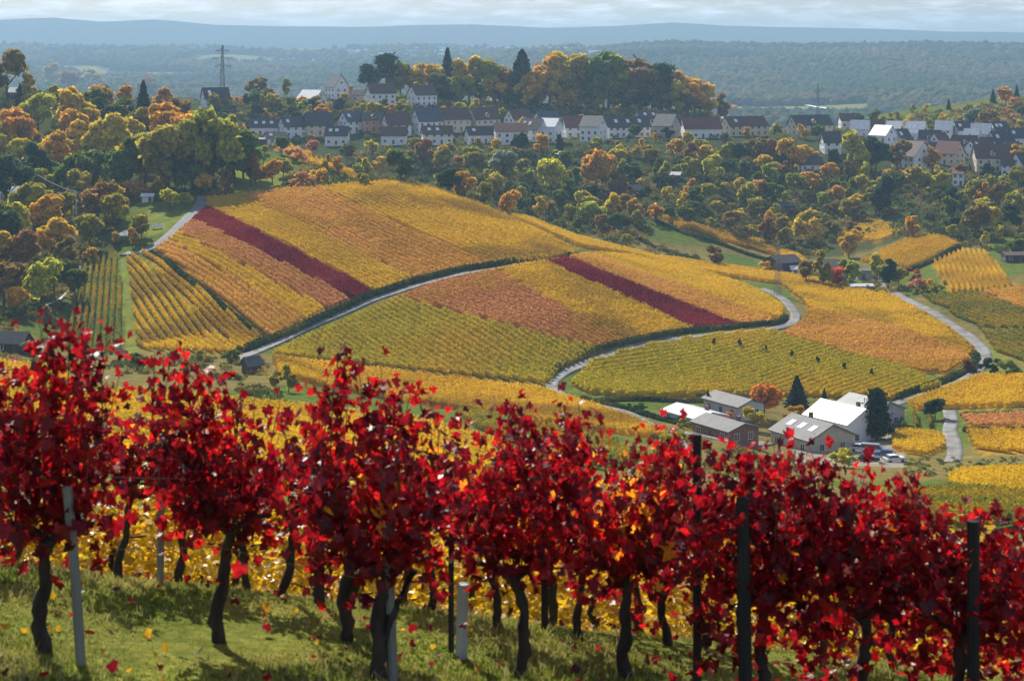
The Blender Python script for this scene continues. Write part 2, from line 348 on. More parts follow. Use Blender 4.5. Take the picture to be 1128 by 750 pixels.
def row_segments(poly, d, spacing):
    d = np.array(d, float); d /= np.hypot(*d); nrm = np.array([-d[1], d[0]])
    s = poly @ nrm; t = poly @ d
    res = []
    s0 = math.floor(s.min()/spacing)*spacing + spacing*.5
    for sv in np.arange(s0, s.max(), spacing):
        ts = []
        for i in range(len(poly)):
            j = (i+1) % len(poly)
            if (s[i] - sv) * (s[j] - sv) < 0:
                ts.append(t[i] + (t[j]-t[i]) * (sv - s[i])/(s[j]-s[i]))
        ts.sort()
        for a, b in zip(ts[::2], ts[1::2]):
            if b - a > 3.0: res.append((d*a + nrm*sv, d*b + nrm*sv))
    return res

def strip_geo(pts, width, height, base=.35, jit=.2, rng=RNG, skip=.0):
    """leafy hedge along points (n,2): five-sided jittered profile"""
    pts = np.asarray(pts); n = len(pts)
    tan = np.gradient(pts, axis=0); tan /= np.maximum(np.hypot(tan[:,0], tan[:,1]), 1e-6)[:,None]
    nr = np.stack([-tan[:,1], tan[:,0]], 1)
    hv = height * (1 + rng.normal(0, .09, n)); wv = width * (1 + rng.normal(0, .15, n))
    if skip > 0: hv = np.where(rng.random(n) < skip, hv*.35, hv)
    prof = [(-.42, base), (-.55, .62*height), (-.12, 1.0), (.5, .66*height), (.42, base)]
    ring = []
    z0 = zat(pts[:,0], pts[:,1])
    for k, (o, h) in enumerate(prof):
        hh = hv if k == 2 else (np.full(n, h) if k in (0, 4) else h*hv/height)
        q = pts + nr * (o*wv)[:,None] + rng.normal(0, jit*.6, (n, 2))
        ring.append(np.column_stack([q, z0 + hh + rng.normal(0, jit*.5, n)]))
    V = np.stack(ring, 1).reshape(-1, 3)
    i = np.arange(n-1)[:,None]*5; k = np.arange(4)[None,:]
    a = (i + k).ravel()
    Fq = np.stack([a, a+1, a+6, a+5], 1)
    caps = np.array([[0,1,3,4],[5*(n-1)+4,5*(n-1)+3,5*(n-1)+1,5*(n-1)]])
    return V, np.concatenate([Fq, caps])

def cards(pts, width, height, per_m, size, base=.4, rng=RNG, z0=None):
    """loose leaf clusters over a row: small random quads"""
    pts = np.asarray(pts); seg = np.hypot(*np.diff(pts, axis=0).T); L = seg.sum(); n = max(int(L*per_m), 4)
    s = np.concatenate([[0], np.cumsum(seg)]); q = rng.random(n)*L
    cx = np.interp(q, s, pts[:,0]); cy_ = np.interp(q, s, pts[:,1])
    a = rng.random(n)*math.pi; rr = .5 + .12*rng.normal(size=n)
    t = pts[-1]-pts[0]; t = t/np.hypot(*t); nr = np.array([-t[1], t[0]])
    o = np.cos(a)*rr*width; h = base + (height-base)*np.clip(np.sin(a)**.7*(.78+.3*rng.random(n)), 0, 1.15)
    C = np.column_stack([cx+nr[0]*o, cy_+nr[1]*o, zat(cx, cy_)+h])
    return quads_at(C, size*(.7+.7*rng.random(n)), rng)
def quads_at(C, sz, rng, bias=None):
    n = len(C); d = rng.normal(size=(n, 3))
    if bias is not None: d = d*.75 + bias
    d /= np.linalg.norm(d, axis=1)[:,None]
    e = np.cross(d, rng.normal(size=(n, 3))); e /= np.linalg.norm(e, axis=1)[:,None]; g = np.cross(d, e)
    sz = np.asarray(sz)[:,None]*.5
    asp = (.6+.6*rng.random(n))[:,None]
    V = np.stack([C-e*sz-g*sz*asp*.7, C+e*sz*.8-g*sz*asp, C+e*sz+g*sz*asp*.8, C-e*sz*.7+g*sz*asp], 1).reshape(-1, 3)
    return V, np.arange(n*4).reshape(n, 4)

def sample_line(a, b, step):
    a = np.array(a); b = np.array(b); L = np.hypot(*(b-a)); n = max(int(L/step)+1, 3)
    t = np.linspace(0, 1, n)[:,None]; return a + (b-a)*t

GROUND = []      # (world polygon, code)
for nm, outl, rd, mk, sp, indiv, w, h, gc, lab, grp in PLOTS:
    poly = world_poly(outl); GROUND.append((poly, gc))
    pa, pb = P(*rd[0], 60), P(*rd[1], 60)
    segs = row_segments(poly, (pb.x-pa.x, pb.y-pa.y), sp)
    allV, allF, off = [], [], 0
    ym = poly[:,1].mean(); step = .55 if ym < 520 else .75
    for a, b in segs:
        pts = sample_line(a, b, step)
        V, Fc = strip_geo(pts, w*.8, h*.86, jit=.10, skip=.02 if mk != 'orange' else .07)
        V2, F2 = cards(pts, w*1.05, h*1.03, 24 if ym < 480 else 17, .23); Fc = np.concatenate([Fc, F2+len(V)]); V = np.concatenate([V, V2])
        if indiv:
            c = V.mean(0); c[2] = V[:,2].min()
            o = link("vine_row", mesh_np("vine_row", V - c, Fc, [M[mk]]), loc=c)
            tag(o, lab, "vine row", grp)
        else:
            allV.append(V); allF.append(Fc + off); off += len(V)
    if not indiv and allV:
        V = np.concatenate(allV); c = V.mean(0); c[2] = V[:,2].min()
        o = link("vineyard", mesh_np("vineyard", V - c, np.concatenate(allF), [M[mk]]), loc=c)
        tag(o, lab, "vineyard", kind="stuff")

# near slope below the red vines: long yellow rows across the slope
allV, allF, off = [], [], 0
for Y in list(np.arange(31, 120, 3.2)):
    pts = sample_line((-.36*Y, Y), (.36*Y, Y), .45 if Y < 60 else .8)
    V, Fc = strip_geo(pts, .7, 1.5, jit=.16); V2, F2 = cards(pts, .9, 1.8, 26, .22); Fc = np.concatenate([Fc, F2+len(V)]); V = np.concatenate([V, V2]); allV.append(V); allF.append(Fc+off); off += len(V)
o = link("vineyard", mesh_np("vineyard", np.concatenate(allV), np.concatenate(allF), [M['yellow']]))
tag(o, "yellow vines covering the slope directly below the foreground vine rows", "vineyard", kind="stuff")

# ------------------------------------------------------------------ terrain mesh
PXE = np.concatenate([np.array([-6000,-4000,-2600,-1700,-1100,-700,-450]), PXI, np.array([1600,1900,2400,3200,4500,6500])])
JY = np.arange(NY)
Yt = Yg[JY]
XX = (PXE[:,None]-CX)/F*Yt[None,:]; YYm = np.broadcast_to(Yt[None,:], XX.shape)
ZZ = zat(XX.ravel(), YYm.ravel()).reshape(XX.shape)
nv = XX.size; na, nb = XX.shape
Vt = np.stack([XX, YYm, ZZ], -1).reshape(-1, 3)
ii = (np.arange(na-1)[:,None]*nb + np.arange(nb-1)[None,:]).ravel()
Ft = np.stack([ii, ii+nb, ii+nb+1, ii+1], 1)
def inside(poly, x, y):
    r = np.zeros(x.shape, bool); n = len(poly)
    for i in range(n):
        x1, y1 = poly[i]; x2, y2 = poly[(i+1) % n]
        if y1 == y2: continue
        c = ((y1 > y) != (y2 > y)) & (x < (x2-x1)*(y-y1)/(y2-y1)+x1); r ^= c
    return r
GC = {'meadow': (.10,.135,.03), 'grass': (.085,.125,.03), 'mixed': (.20,.17,.03), 'litter': (.34,.20,.02), 'red': (.16,.03,.022),
      'wood': (.065,.075,.028), 'lawn': (.17,.20,.045), 'village': (.055,.07,.032), 'bank': (.075,.09,.03), 'yard': (.25,.23,.20), 'dry': (.17,.14,.05),
      'farwood': (.055,.06,.03), 'farfield': (.20,.20,.07), 'near': (.17,.19,.045)}
colr = np.tile(np.array(GC['meadow']), (nv, 1))
x, y = Vt[:,0], Vt[:,1]
nz = snoise(x, y, 1/25.0, 21)
colr[(nz > .2) & (y > 100)] = GC['dry']
ZONES = [([(0,90),(60,95),(150,112),(262,135),(300,165),(262,200),(215,222),(150,222),(120,262),(135,275),(90,292),(60,350),(-200,400),(-200,80)], 'wood', 300),
         ([(440,203),(560,240),(700,262),(725,236),(890,292),(1010,262),(1128,262),(1300,250),(1300,170),(1128,195),(850,170),(560,165),(300,165),(290,172),(400,196)], 'wood', 690),
         ([(160,232),(215,232),(200,255),(165,262)], 'lawn', 300), ([(255,185),(300,180),(330,205),(260,214)], 'lawn', 300),
         ([(790,276),(850,290),(850,303),(780,296)], 'grass', 600), ([(700,455),(850,440),(1000,455),(990,510),(800,505)], 'dry', 300),
         ([(860,475),(990,478),(1000,515),(880,510)], 'yard', 300),
         ([(1000,505),(1130,505),(1130,522),(1000,530)], 'dry', 200), ([(1010,450),(1130,450),(1130,459),(1010,458)], 'grass', 200),
         ([(130,281),(141,281),(154,392),(138,392)], 'lawn', 300), ([(1088,375),(1110,400),(1140,415),(1085,415)], 'lawn', 300)]
for pl, code, ym in ZONES:
    q = world_poly(pl, ym); colr[inside(q, x, y)] = GC[code]
m_ = (y > 830) & (y < 1010); colr[m_] = GC['village']
m_ = y > 1350; colr[m_] = GC['farwood']
nf = snoise(x, y, 1/160.0, 33); pxv = CX + F*x/y
colr[(y > 4300) & (y < 6400) & (nf > .25) & (pxv < 620)] = GC['farfield']
colr[(y > 2550) & (y < 2800) & (pxv > 800) & (pxv < 960)] = GC['farfield']
for q, code in GROUND: colr[inside(q, x, y)] = GC[code]
colr[y < 30] = GC['near']
me = mesh_np("terrain", Vt, Ft, [], smooth=True)
ca = me.color_attributes.new("ground_kind", 'FLOAT_COLOR', 'POINT')
ca.data.foreach_set("color", np.column_stack([colr, np.ones(nv)]).astype(np.float32).ravel())
m, nt, out = nodes("ground")
at = nt.nodes.new("ShaderNodeAttribute"); at.attribute_name = "ground_kind"
geo = nt.nodes.new("ShaderNodeNewGeometry")
f1 = noise_fac(nt, .35, 5.0, .3, .7); f2 = noise_fac(nt, 7.0, 4.0, .35, .65)
v1 = mix(nt, f1, (.65,.72,.7), (1.35,1.25,1.15)); v2 = mix(nt, f2, (.7,.75,.7), (1.3,1.25,1.2))
cc = mix(nt, 1.0, mix(nt, 1.0, at.outputs["Color"], v1, 'MULTIPLY'), v2, 'MULTIPLY')
b = N(nt, "ShaderNodeBsdfDiffuse"); nt.links.new(cc, b.inputs[0])
bn = N(nt, "ShaderNodeTexNoise", Scale=14.0, Detail=5.0); nt.links.new(geo.outputs["Position"], bn.inputs["Vector"])
bp = N(nt, "ShaderNodeBump", Strength=.5, Distance=.05); nt.links.new(bn.outputs[0], bp.inputs["Height"]); nt.links.new(bp.outputs[0], b.inputs["Normal"])
nt.links.new(b.outputs[0], out.inputs[0]); me.materials.append(m)
tag(link("ground", me), "rolling vineyard hills with grass, fields and woodland floor", "ground", kind="structure")

# ------------------------------------------------------------------ roads
M['road'] = mat_pbr("pale_concrete_road", (.12,.115,.10), (.25,.245,.23), .22, rough=.85, bump=.2, bscale=8, coord='Object')
M['asphalt'] = mat_pbr("grey_asphalt_road", (.13,.13,.135), (.19,.19,.19), .4, rough=.85, bump=.2, bscale=8)
def smooth_line(pts, ymin=60, step=1.5):
    w = [P(a, b, ymin) for a, b in pts]; q = np.array([(p.x, p.y) for p in w])
    s = np.concatenate([[0], np.cumsum(np.hypot(*np.diff(q, axis=0).T))])
    sq = np.arange(0, s[-1], step)
    xy = np.column_stack([pchip(s, q[:,0], sq), pchip(s, q[:,1], sq)])
    for _ in range(6): xy[1:-1] = (xy[:-2] + 2*xy[1:-1] + xy[2:]) / 4
    return xy
def road(pts, width, mk, label, lift=.10, name="road"):
    xy = smooth_line(pts); tan = np.gradient(xy, axis=0); tan /= np.hypot(tan[:,0], tan[:,1])[:,None]
    nr = np.stack([-tan[:,1], tan[:,0]], 1); V = []
    K = [-.5, -.49, -.25, 0, .25, .49, .5]
    for k in K:
        p = xy + nr*width*k; z = zat(p[:,0], p[:,1]) + (lift if abs(k) < .5 else -.1); V.append(np.column_stack([p, z]))
    V = np.stack(V, 1); V[:,1:6,2] = np.maximum(V[:,1:6,2], V[:,3:4,2]-.02); V = V.reshape(-1, 3); n = len(xy); kk = len(K)
    a = (np.arange(n-1)[:,None]*kk + np.arange(kk-1)[None,:]).ravel()
    o = link(name, mesh_np(name, V, np.stack([a, a+1, a+kk+1, a+kk], 1), [M[mk]], smooth=True))
    tag(o, label, "road", kind="structure"); return xy
road([(224,216),(220,228),(205,243),(180,266),(152,279),(132,280)], 4.2, 'asphalt', "grey road climbing past the small lawn at upper left")
road([(262,396),(285,386),(310,375),(360,352),(402,334),(440,321),(500,304),(560,294),(612,287),(640,283)], 2.6, 'road', "long road curving across the hill below a dark hedge")
road([(838,318),(850,322),(866,332),(876,345),(873,356),(855,362),(800,367),(740,374),(690,385),(645,401),(618,413),(607,424),(620,436),(660,447),(700,459),(745,477),(790,484),(850,488)], 3.0, 'road', "pale looping road from the hilltop bend down to the farm")
road([(950,300),(968,310),(985,322),(1010,336),(1040,352),(1064,368),(1082,384),(1086,396),(1078,408),(1060,420),(1030,431),(985,445),(960,452)], 3.4, 'road', "wide grey road curving down the right hand side of the valley")
road([(1046,452),(1048,464),(1046,474),(1050,486),(1052,500),(1048,510)], 3.2, 'road', "short pale farm track right of the farm")
road([(1030,541),(1045,538),(1062,532)], 4.0, 'road', "pale gravel track end at lower right")
road([(-30,232),(8,214),(20,204)], 4.0, 'road', "pale road among the trees at left edge")

# ------------------------------------------------------------------ hedges
def hedge(pts, width, height, label, mk='hedge', ymin=60):
    width *= .6; height *= .62; xy = smooth_line(pts, ymin, .7); V, Fc = strip_geo(xy, width*.85, height*.9, base=-.2, jit=.28)
    V2, F2 = cards(xy, width*1.05, height*1.1, 22, .5, base=0); Fc = np.concatenate([Fc, F2+len(V)]); V = np.concatenate([V, V2])
    c = V.mean(0); c[2] = V[:,2].min(); tag(link("hedge", mesh_np("hedge", V-c, Fc, [M[mk]]), loc=c), label, "hedge")
hedge([(166,280),(200,303),(245,338),(291,375)], 2.2, 1.7, "straight dark hedge line running down the left hillside")
hedge([(262,388),(290,378),(335,360),(395,332),(440,316),(500,300),(560,290),(628,282)], 3.0, 2.0, "long dark green hedge above the road across the hill")
hedge([(604,416),(615,405),(640,392),(690,378),(760,366),(820,360),(858,356),(866,350)], 2.6, 1.8, "dark hedge above the lower looping road")
hedge([(1076,392),(1074,400),(1060,412),(1030,424),(985,440)], 2.6, 1.8, "dark hedge inside the curve of the wide valley road")
hedge([(640,440),(690,452),(740,466),(770,474)], 2.2, 1.4, "low hedge along the farm approach road")
hedge([(722,244),(750,256),(800,272),(846,287)], 2.5, 1.6, "dark hedge under the golden vine tongue")
hedge([(1003,299),(1030,287),(1057,273)], 3.0, 2.2, "dark hedge below the tilted vine plot in the side valley")
hedge([(332,208),(370,205),(424,203)], 2.0, 1.8, "dark hedge on the crest above the golden field")
hedge([(655,443),(760,443),(830,440)], 2.6, 1.3, "low scrubby hedge at the bottom edge of the broad olive field")
hedge([(1060,458),(1128,457),(1180,457)], 1.6, 1.2, "low dark hedge above the copper vine plot")
hedge([(1062,475),(1128,477),(1180,478)], 1.6, 1.2, "low dark hedge below the copper vine plot")
hedge([(700,262),(760,285),(830,303)], 2.0, 1.4, "low hedge behind the hill above the yellow green band")
# ------------------------------------------------------------------ trees
M['crown'] = mat_leaf("tree_leaf", None, (.15, .17, .03), s1=1.1, s3=.22, trans=.5, objcol=True)
M['needle'] = mat_leaf("conifer_needle", None, (.03, .06, .03), s1=.8, s3=.3, trans=.12, objcol=True)
M['bark'] = mat_pbr("bark", (.09,.07,.055), (.05,.04,.03), 3.0, rough=.95)
TC = {'o': (.70,.39,.04), 'y': (.68,.50,.045), 'g': (.15,.20,.04), 'd': (.05,.09,.04), 'l': (.40,.35,.045), 'r': (.60,.30,.12),
      'b': (.32,.19,.06), 'w': (.52,.48,.05), 's': (.26,.31,.22), 'c': (.03,.055,.03)}
TN = {'o': "orange", 'y': "golden yellow", 'g': "green", 'd': "dark green", 'l': "olive green", 'r': "rusty pink", 'b': "brown", 'w': "yellow green", 's': "silvery grey green", 'c': "dark"}

def crown_mesh(kind, seed, nq):
    r = np.random.default_rng(seed)
    if kind == 'round' or kind == 'tall' or kind == 'bush':
        wx = {'round': .40, 'tall': .27, 'bush': .62}[kind]; zc = {'round': .60, 'tall': .58, 'bush': .46}[kind]; hz = {'round': .36, 'tall': .42, 'bush': .45}[kind]
        nc = int(r.integers(17, 27)); cl = []; sk = r.normal(0, .10, 2); top_ = r.uniform(.85, 1.1)
        for i in range(nc):
            a = r.uniform(0, 6.28); q = r.uniform(.25, 1)**.6; zz = r.uniform(-1, 1)
            rad = math.sqrt(max(1-zz*zz*.85, .05))*q
            cl.append((math.cos(a)*rad*wx*.86+sk[0]*zz, math.sin(a)*rad*wx*.86+sk[1]*zz, zc+zz*hz*.82*top_, r.uniform(.055, .165)*(wx/.4)**.5))
        cl = np.array(cl); w = cl[:,3]**2; idx = r.choice(nc, nq, p=w/w.sum())
        d = r.normal(size=(nq, 3)); d /= np.linalg.norm(d, axis=1)[:,None]; d[:,2] = np.where(d[:,2] < -.3, -d[:,2]*.6, d[:,2])
        rr = cl[idx,3]*(.62+.42*r.random(nq)**.7); C = cl[idx,:3] + d*rr[:,None]
        C[:,2] = np.maximum(C[:,2], .03 if kind == 'bush' else .16)
        V, Fc = quads_at(C, .042+.036*r.random(nq), r, bias=d*.7)
        # dense heart of every clump
        m2 = nq//4; i2 = r.choice(nc, m2, p=w/w.sum()); C2 = cl[i2,:3]+r.normal(size=(m2,3))*cl[i2,3][:,None]*.38
        V2, F2 = quads_at(C2, .075+.05*r.random(m2), r); F2 = F2+len(V)
        return np.concatenate([V, V2]), np.concatenate([Fc, F2])
    if kind == 'spruce' or kind == 'cypress' or kind == 'sequoia':
        wb = {'spruce': .23, 'cypress': .10, 'sequoia': .33}[kind]
        z = r.random(nq)**1.25; z = .06+.94*z
        prof = (1-z)**(.85 if kind == 'spruce' else .6)*wb*(.78+.30*np.sin(z*38+r.uniform(0,6))**2*(kind == 'spruce'))
        if kind == 'cypress': prof = wb*np.sqrt(np.clip(1-(2*(z-.45))**2*.75, .02, 1))*np.clip((1-z)*4, .1, 1)
        a = r.random(nq)*6.28; lob = 1+.22*np.sin(a*5+z*9)+.15*np.sin(a*3-z*21)
        q = prof*lob*(.45+.6*r.random(nq)**.5)
        C = np.column_stack([np.cos(a)*q, np.sin(a)*q, z-.25*q]); 
        b = np.column_stack([np.cos(a), np.sin(a), np.full(nq, .5)])*.8
        return quads_at(C, .028+.028*r.random(nq), r, bias=b)
    if kind == 'pine' or kind == 'cedar':
        C = []; B = []
        nl = 9 if kind == 'pine' else 13
        lo = .45 if kind == 'pine' else .14
        for i in range(nl):
            z = lo+(1-lo)*i/nl; a = r.uniform(0, 6.28); wd = (.30 if kind == 'pine' else .30)*((math.sqrt(max(1-((z-lo)/(1-lo)*.95)**1.8, .05)) if kind == 'pine' else (1-(z-lo)/(1-lo))**.7+.08))
            for k in range(4 if kind == 'pine' else 5):
                aa = a+k*1.4+r.uniform(-.4, .4); q = wd*r.uniform(.45, .8); m_ = nq//(nl*4)
                c = np.array([math.cos(aa)*q, math.sin(aa)*q, z+r.uniform(0, .05)])
                C.append(c+r.normal(size=(m_,3))*np.array([.065, .065, .028])*(1.0 if kind == 'pine' else .9))
        C = np.concatenate(C)
        return quads_at(C, .03+.03*r.random(len(C)), r, bias=np.tile([0,0,.6], (len(C),1)))
def trunk_mesh(kind, seed):
    r = random.Random(seed); mb = MB()
    top = .62 if kind in ('round', 'tall') else (.3 if kind == 'bush' else .9)
    if kind == 'bush':
        for k in range(3): mb.tube([(0,0,-.05),(r.uniform(-.12,.12),r.uniform(-.12,.12),.25)], [.02,.008], 5)
        return mb.mesh("trunk", M['bark'])
    mb.tube([(0,0,-.06),(r.uniform(-.01,.01),r.uniform(-.01,.01),.22),(r.uniform(-.03,.03),r.uniform(-.03,.03),top)], [.026,.018,.007], 7)
    if kind in ('round', 'tall', 'pine', 'cedar'):
        for k in range(5):
            a = k*1.26+r.uniform(-.3,.3); z = r.uniform(.22,.42) if kind != 'pine' else r.uniform(.5,.8); q = .22 if kind != 'tall' else .13
            mb.tube([(0,0,z),(math.cos(a)*q*.5,math.sin(a)*q*.5,z+.12),(math.cos(a)*q,math.sin(a)*q,z+.26)], [.012,.008,.003], 5)
    return mb.mesh("trunk", M['bark'])
PROTO = {}
for kind, n, nq in (('round', 6, 3000), ('tall', 4, 2600), ('bush', 4, 1700), ('spruce', 2, 3200), ('sequoia', 1, 4500), ('pine', 2, 2600), ('cedar', 1, 4200), ('cypress', 1, 1400)):
    for i in range(n):
        V, Fc = crown_mesh(kind, 100*len(PROTO)+i, nq)
        mt = M['needle'] if kind in ('spruce','sequoia','pine','cedar','cypress') else M['crown']
        PROTO.setdefault(kind, []).append((mesh_np("crown", V, Fc, [mt]), trunk_mesh(kind, i+5)))
NT = 0
def tree(x, y, h, kind, code, label, group=None, wide=1.0, rnd=random):
    global NT; NT += 1
    cm, tm = PROTO[kind][rnd.randrange(len(PROTO[kind]))]
    nm = {'spruce': 'conifer', 'sequoia': 'conifer', 'pine': 'pine_tree', 'cedar': 'cedar_tree', 'cypress': 'cypress', 'bush': 'bush'}.get(kind, 'tree')
    o = empty(nm, (x, y, float(zat(x, y))), rnd.uniform(0, 6.28), label, nm.replace('_', ' '), group)
    s = h*rnd.uniform(.97, 1.03); o.scale = (s*wide, s*wide, s)
    k = link("crown", cm, o); t = link("trunk", tm, o)
    c = TC[code] if isinstance(code, str) else code
    j = [rnd.uniform(.88, 1.12) for _ in range(3)]
    k.color = (min(c[0]*j[0]*1.2,.85), min(c[1]*j[1]*1.2,.8), c[2]*j[2]*1.1, 1)
    return o
def tree_px(px, py, hpx, kind, code, label, group=None, ymin=200, wide=1.0):
    p = P(px, py, ymin); h = hpx*p.y/F
    return tree(p.x, p.y, h, kind, code, label, group, wide)
def kfor(code, i): return 'tall' if (i % 3 == 2 or code in 'y' and i % 2) else 'round'

USED = []        # pixels already taken, for the fill
def batch(lst, zone, ymin, minr=0):
    for i, t in enumerate(lst):
        px, py, h, code = t[:4]; kind = t[4] if len(t) > 4 else kfor(code, i); wide = t[5] if len(t) > 5 else 1.05
        if h < 16 and len(t) < 5: kind = 'bush'; wide = .9
        n = {'bush': 'bush', 'spruce': 'conifer', 'sequoia': 'broad conifer', 'pine': 'pine tree', 'cedar': 'cedar'}.get(kind, 'tree')
        lab = "%s %s %s" % (TN[code], n, zone)
        tree_px(px, py, h, kind, code, lab, lab.replace(' ' + n, ' ' + n + 's', 1), ymin, wide); USED.append((px, py-h*.5, h))

LEFT = [(8,112,58,'b'),(22,122,30,'c','spruce'),(57,98,30,'l'),(75,104,26,'b'),(102,101,26,'w'),(88,101,22,'b'),(108,128,34,'r'),(112,142,36,'d'),
 (136,130,34,'o'),(120,118,22,'d','spruce'),(162,112,28,'b'),(178,132,34,'r'),(158,142,54,'c','spruce'),(42,152,52,'w'),(80,148,54,'y'),(20,170,52,'o'),
 (115,182,58,'y'),(62,196,50,'o'),(185,167,56,'o'),(207,172,50,'o'),(235,210,88,'l','round',.95),(212,208,70,'g'),(186,212,72,'l'),(140,212,64,'g'),(90,216,55,'g'),(160,208,60,'l'),
 (38,212,56,'d'),(8,232,60,'d'),(258,205,60,'g'),(250,170,44,'l'),(268,196,50,'d'),
 (30,250,52,'l'),(62,243,30,'s'),(108,250,50,'b'),(128,252,42,'l'),(152,216,20,'r','bush',1.3),(174,214,16,'l'),(187,232,25,'w','round'),(205,227,16,'w','round'),(200,212,22,'g'),(224,216,24,'o'),(248,216,22,'b'),
 (20,302,48,'b'),(45,334,50,'w'),(72,302,42,'b'),(100,292,20,'o'),(20,348,32,'o'),(50,362,26,'b'),(8,276,44,'d'),(156,262,28,'l'),(146,272,20,'o'),(128,270,16,'y'),(82,330,34,'g'),
 (276,206,42,'b'),(300,204,30,'o'),(330,207,20,'r','bush',1.4),(350,205,20,'o','bush',1.3),(312,196,24,'l'),(326,178,16,'r','bush',1.3),(372,192,20,'o'),(382,180,22,'g'),(344,172,18,'r'),(290,182,22,'l'),(310,170,20,'g'),(400,206,16,'l'),(360,188,18,'w'),(395,196,16,'w')]
batch(LEFT, "in the wood on the left hand hill", 380)
SLOPE = [(410,174,20,'w'),(433,190,26,'y'),(467,186,34,'b'),(486,190,30,'y'),(442,208,38,'g'),(402,196,22,'w'),(418,196,24,'y'),(523,196,36,'l'),(505,192,22,'r'),(500,216,28,'w'),(512,234,34,'o'),(533,236,30,'l'),
 (553,204,38,'s'),(543,208,24,'l'),(597,174,28,'o'),(607,216,42,'w'),(657,212,46,'o'),(632,218,34,'g'),(645,242,34,'w'),(675,246,32,'y'),(700,248,30,'o'),(722,246,22,'o'),(760,222,26,'o','tall'),(785,206,38,'w'),(777,182,22,'y'),(800,180,24,'l'),
 (815,216,22,'y'),(834,222,26,'r'),(825,224,24,'w'),(733,202,24,'l'),(708,210,14,'y'),(705,174,22,'y'),(684,172,14,'y'),(845,182,30,'b'),(830,180,30,'b'),(548,218,30,'y'),(560,244,30,'o'),(595,242,26,'y'),(576,232,26,'l'),
 (873,192,40,'o'),(851,198,20,'y'),(940,194,48,'w'),(965,192,40,'d'),(988,187,34,'b'),(1027,190,28,'o'),(915,202,22,'o'),(954,217,26,'y'),(977,206,20,'y'),(921,228,24,'o'),(942,237,25,'o'),(975,238,44,'d'),(896,270,28,'y'),(935,284,32,'o'),(1005,264,28,'o'),
 (1012,216,34,'l'),(1035,216,28,'w'),(1083,226,26,'o'),(1100,227,28,'b'),(1075,262,38,'b'),(1102,267,20,'y'),(1050,264,16,'w'),(1120,242,32,'l'),(664,262,28,'b'),(690,274,16,'l'),(788,296,24,'b'),(640,250,22,'g'),(1122,180,22,'o'),(1122,208,26,'l'),(1060,230,20,'l'),(1085,272,18,'y'),(1118,285,24,'g')]
batch(SLOPE, "on the wooded slope below the village", 640)
HILL = [(405,118,34,'d','pine'),(425,119,46,'d','pine'),(441,118,40,'l'),(457,116,32,'y'),(475,119,42,'y'),(485,122,38,'y'),(493,126,58,'c','spruce'),(505,126,46,'y'),(517,128,52,'y'),(535,129,48,'l'),(550,129,46,'b'),(575,130,64,'c','sequoia'),
 (590,126,50,'o'),(605,126,60,'y'),(622,127,64,'y'),(640,126,62,'l'),(655,128,68,'g'),(670,128,62,'y'),(685,128,52,'l'),(705,128,62,'b'),(647,124,28,'o'),(632,124,24,'o'),(728,129,56,'d','pine'),(745,130,50,'o'),(765,132,46,'o'),(780,132,38,'y'),(795,133,30,'b'),(808,134,18,'o'),
 (565,128,36,'b'),(612,124,40,'b'),(695,126,50,'o'),(718,128,44,'l'),(738,130,36,'b'),(755,131,40,'l'),(665,124,40,'b'),(846,137,16,'d'),(852,138,14,'b'),(283,116,24,'b'),(316,114,20,'l'),(291,115,14,'y'),(385,108,12,'o'),(413,112,24,'l')]
batch(HILL, "on the wooded hilltop behind the village", 1012)
RIGHT = [(1108,118,22,'o'),(1094,114,16,'d','spruce'),(1120,112,18,'d','spruce'),(1094,146,18,'o'),(1120,120,14,'r'),(1124,148,16,'y'),(1075,146,26,'s'),(1085,152,30,'b'),(1045,121,12,'c','spruce'),(1110,132,14,'r'),(1062,140,14,'l'),(1040,136,12,'y'),(1022,140,12,'l'),(1000,138,12,'y'),(985,136,14,'b'),(962,136,16,'g'),(945,140,14,'d'),(975,140,12,'o'),(1020,124,10,'w'),(1005,124,10,'l'),(1060,148,12,'o'),(1050,148,12,'o'),(930,140,12,'b'),(1100,128,12,'l'),(1080,128,10,'g'),(1126,132,16,'g'),(956,146,14,'o'),(897,137,12,'d')]
batch(RIGHT, "on the grassy hill above the right hand houses", 960)
# single trees of the valley
T1 = lambda px, py, h, kind, code, lab, ym=200, wd=1.0: tree_px(px, py, h, kind, code, lab, None, ym, wd)
T1(878,448,35,'spruce','c',"broad dark conifer behind the white roofed farmhouse",200,1.7)
T1(908,448,21,'spruce','c',"small dark conifer right of the broad one behind the farm",200,1.1)
T1(966,484,54,'cedar','c',"tall dark cedar in front of the grey farm roofs",200,1.0)
T1(780,449,20,'cypress','c',"slim dark cypress beside the white roofed barn",200)
T1(842,460,38,'round',(.66,.27,.03),"round orange tree left of the broad conifer at the farm",200,1.15)
T1(876,465,20,'bush',(.58,.28,.03),"low wide orange bush between the farm roofs",200,1.1)
T1(830,474,26,'round','w',"yellow green tree in front of the orange farm tree",200,1.2)
T1(803,462,10,'bush','r',"small reddish bush under the grey farm roof",200)
T1(869,478,10,'bush','l',"small olive bush left of the corrugated farmhouse",200)
T1(930,515,22,'bush','w',"pale yellow bush in front of the farmhouse by the cars",200,1.2)
T1(742,508,34,'bush','l',"large olive bush on the slope left of the farm",200,1.1)
T1(752,472,12,'bush','l',"small bush under the white barn roof",200)
T1(1030,462,24,'round','d',"dark spreading tree beside the pale farm track",200,1.3)
T1(1070,410,14,'bush',(.16,.04,.035),"dark red bush inside the valley road curve at right",300,1.2)
T1(1092,412,20,'bush','d',"dark green bush at right edge next to the dark red bush",300,1.2)
T1(1112,414,18,'bush','g',"green bush at right edge beside the road verge",300,1.2)
T1(152,408,20,'round','g',"small round green tree behind the left red vines",200,1.4)
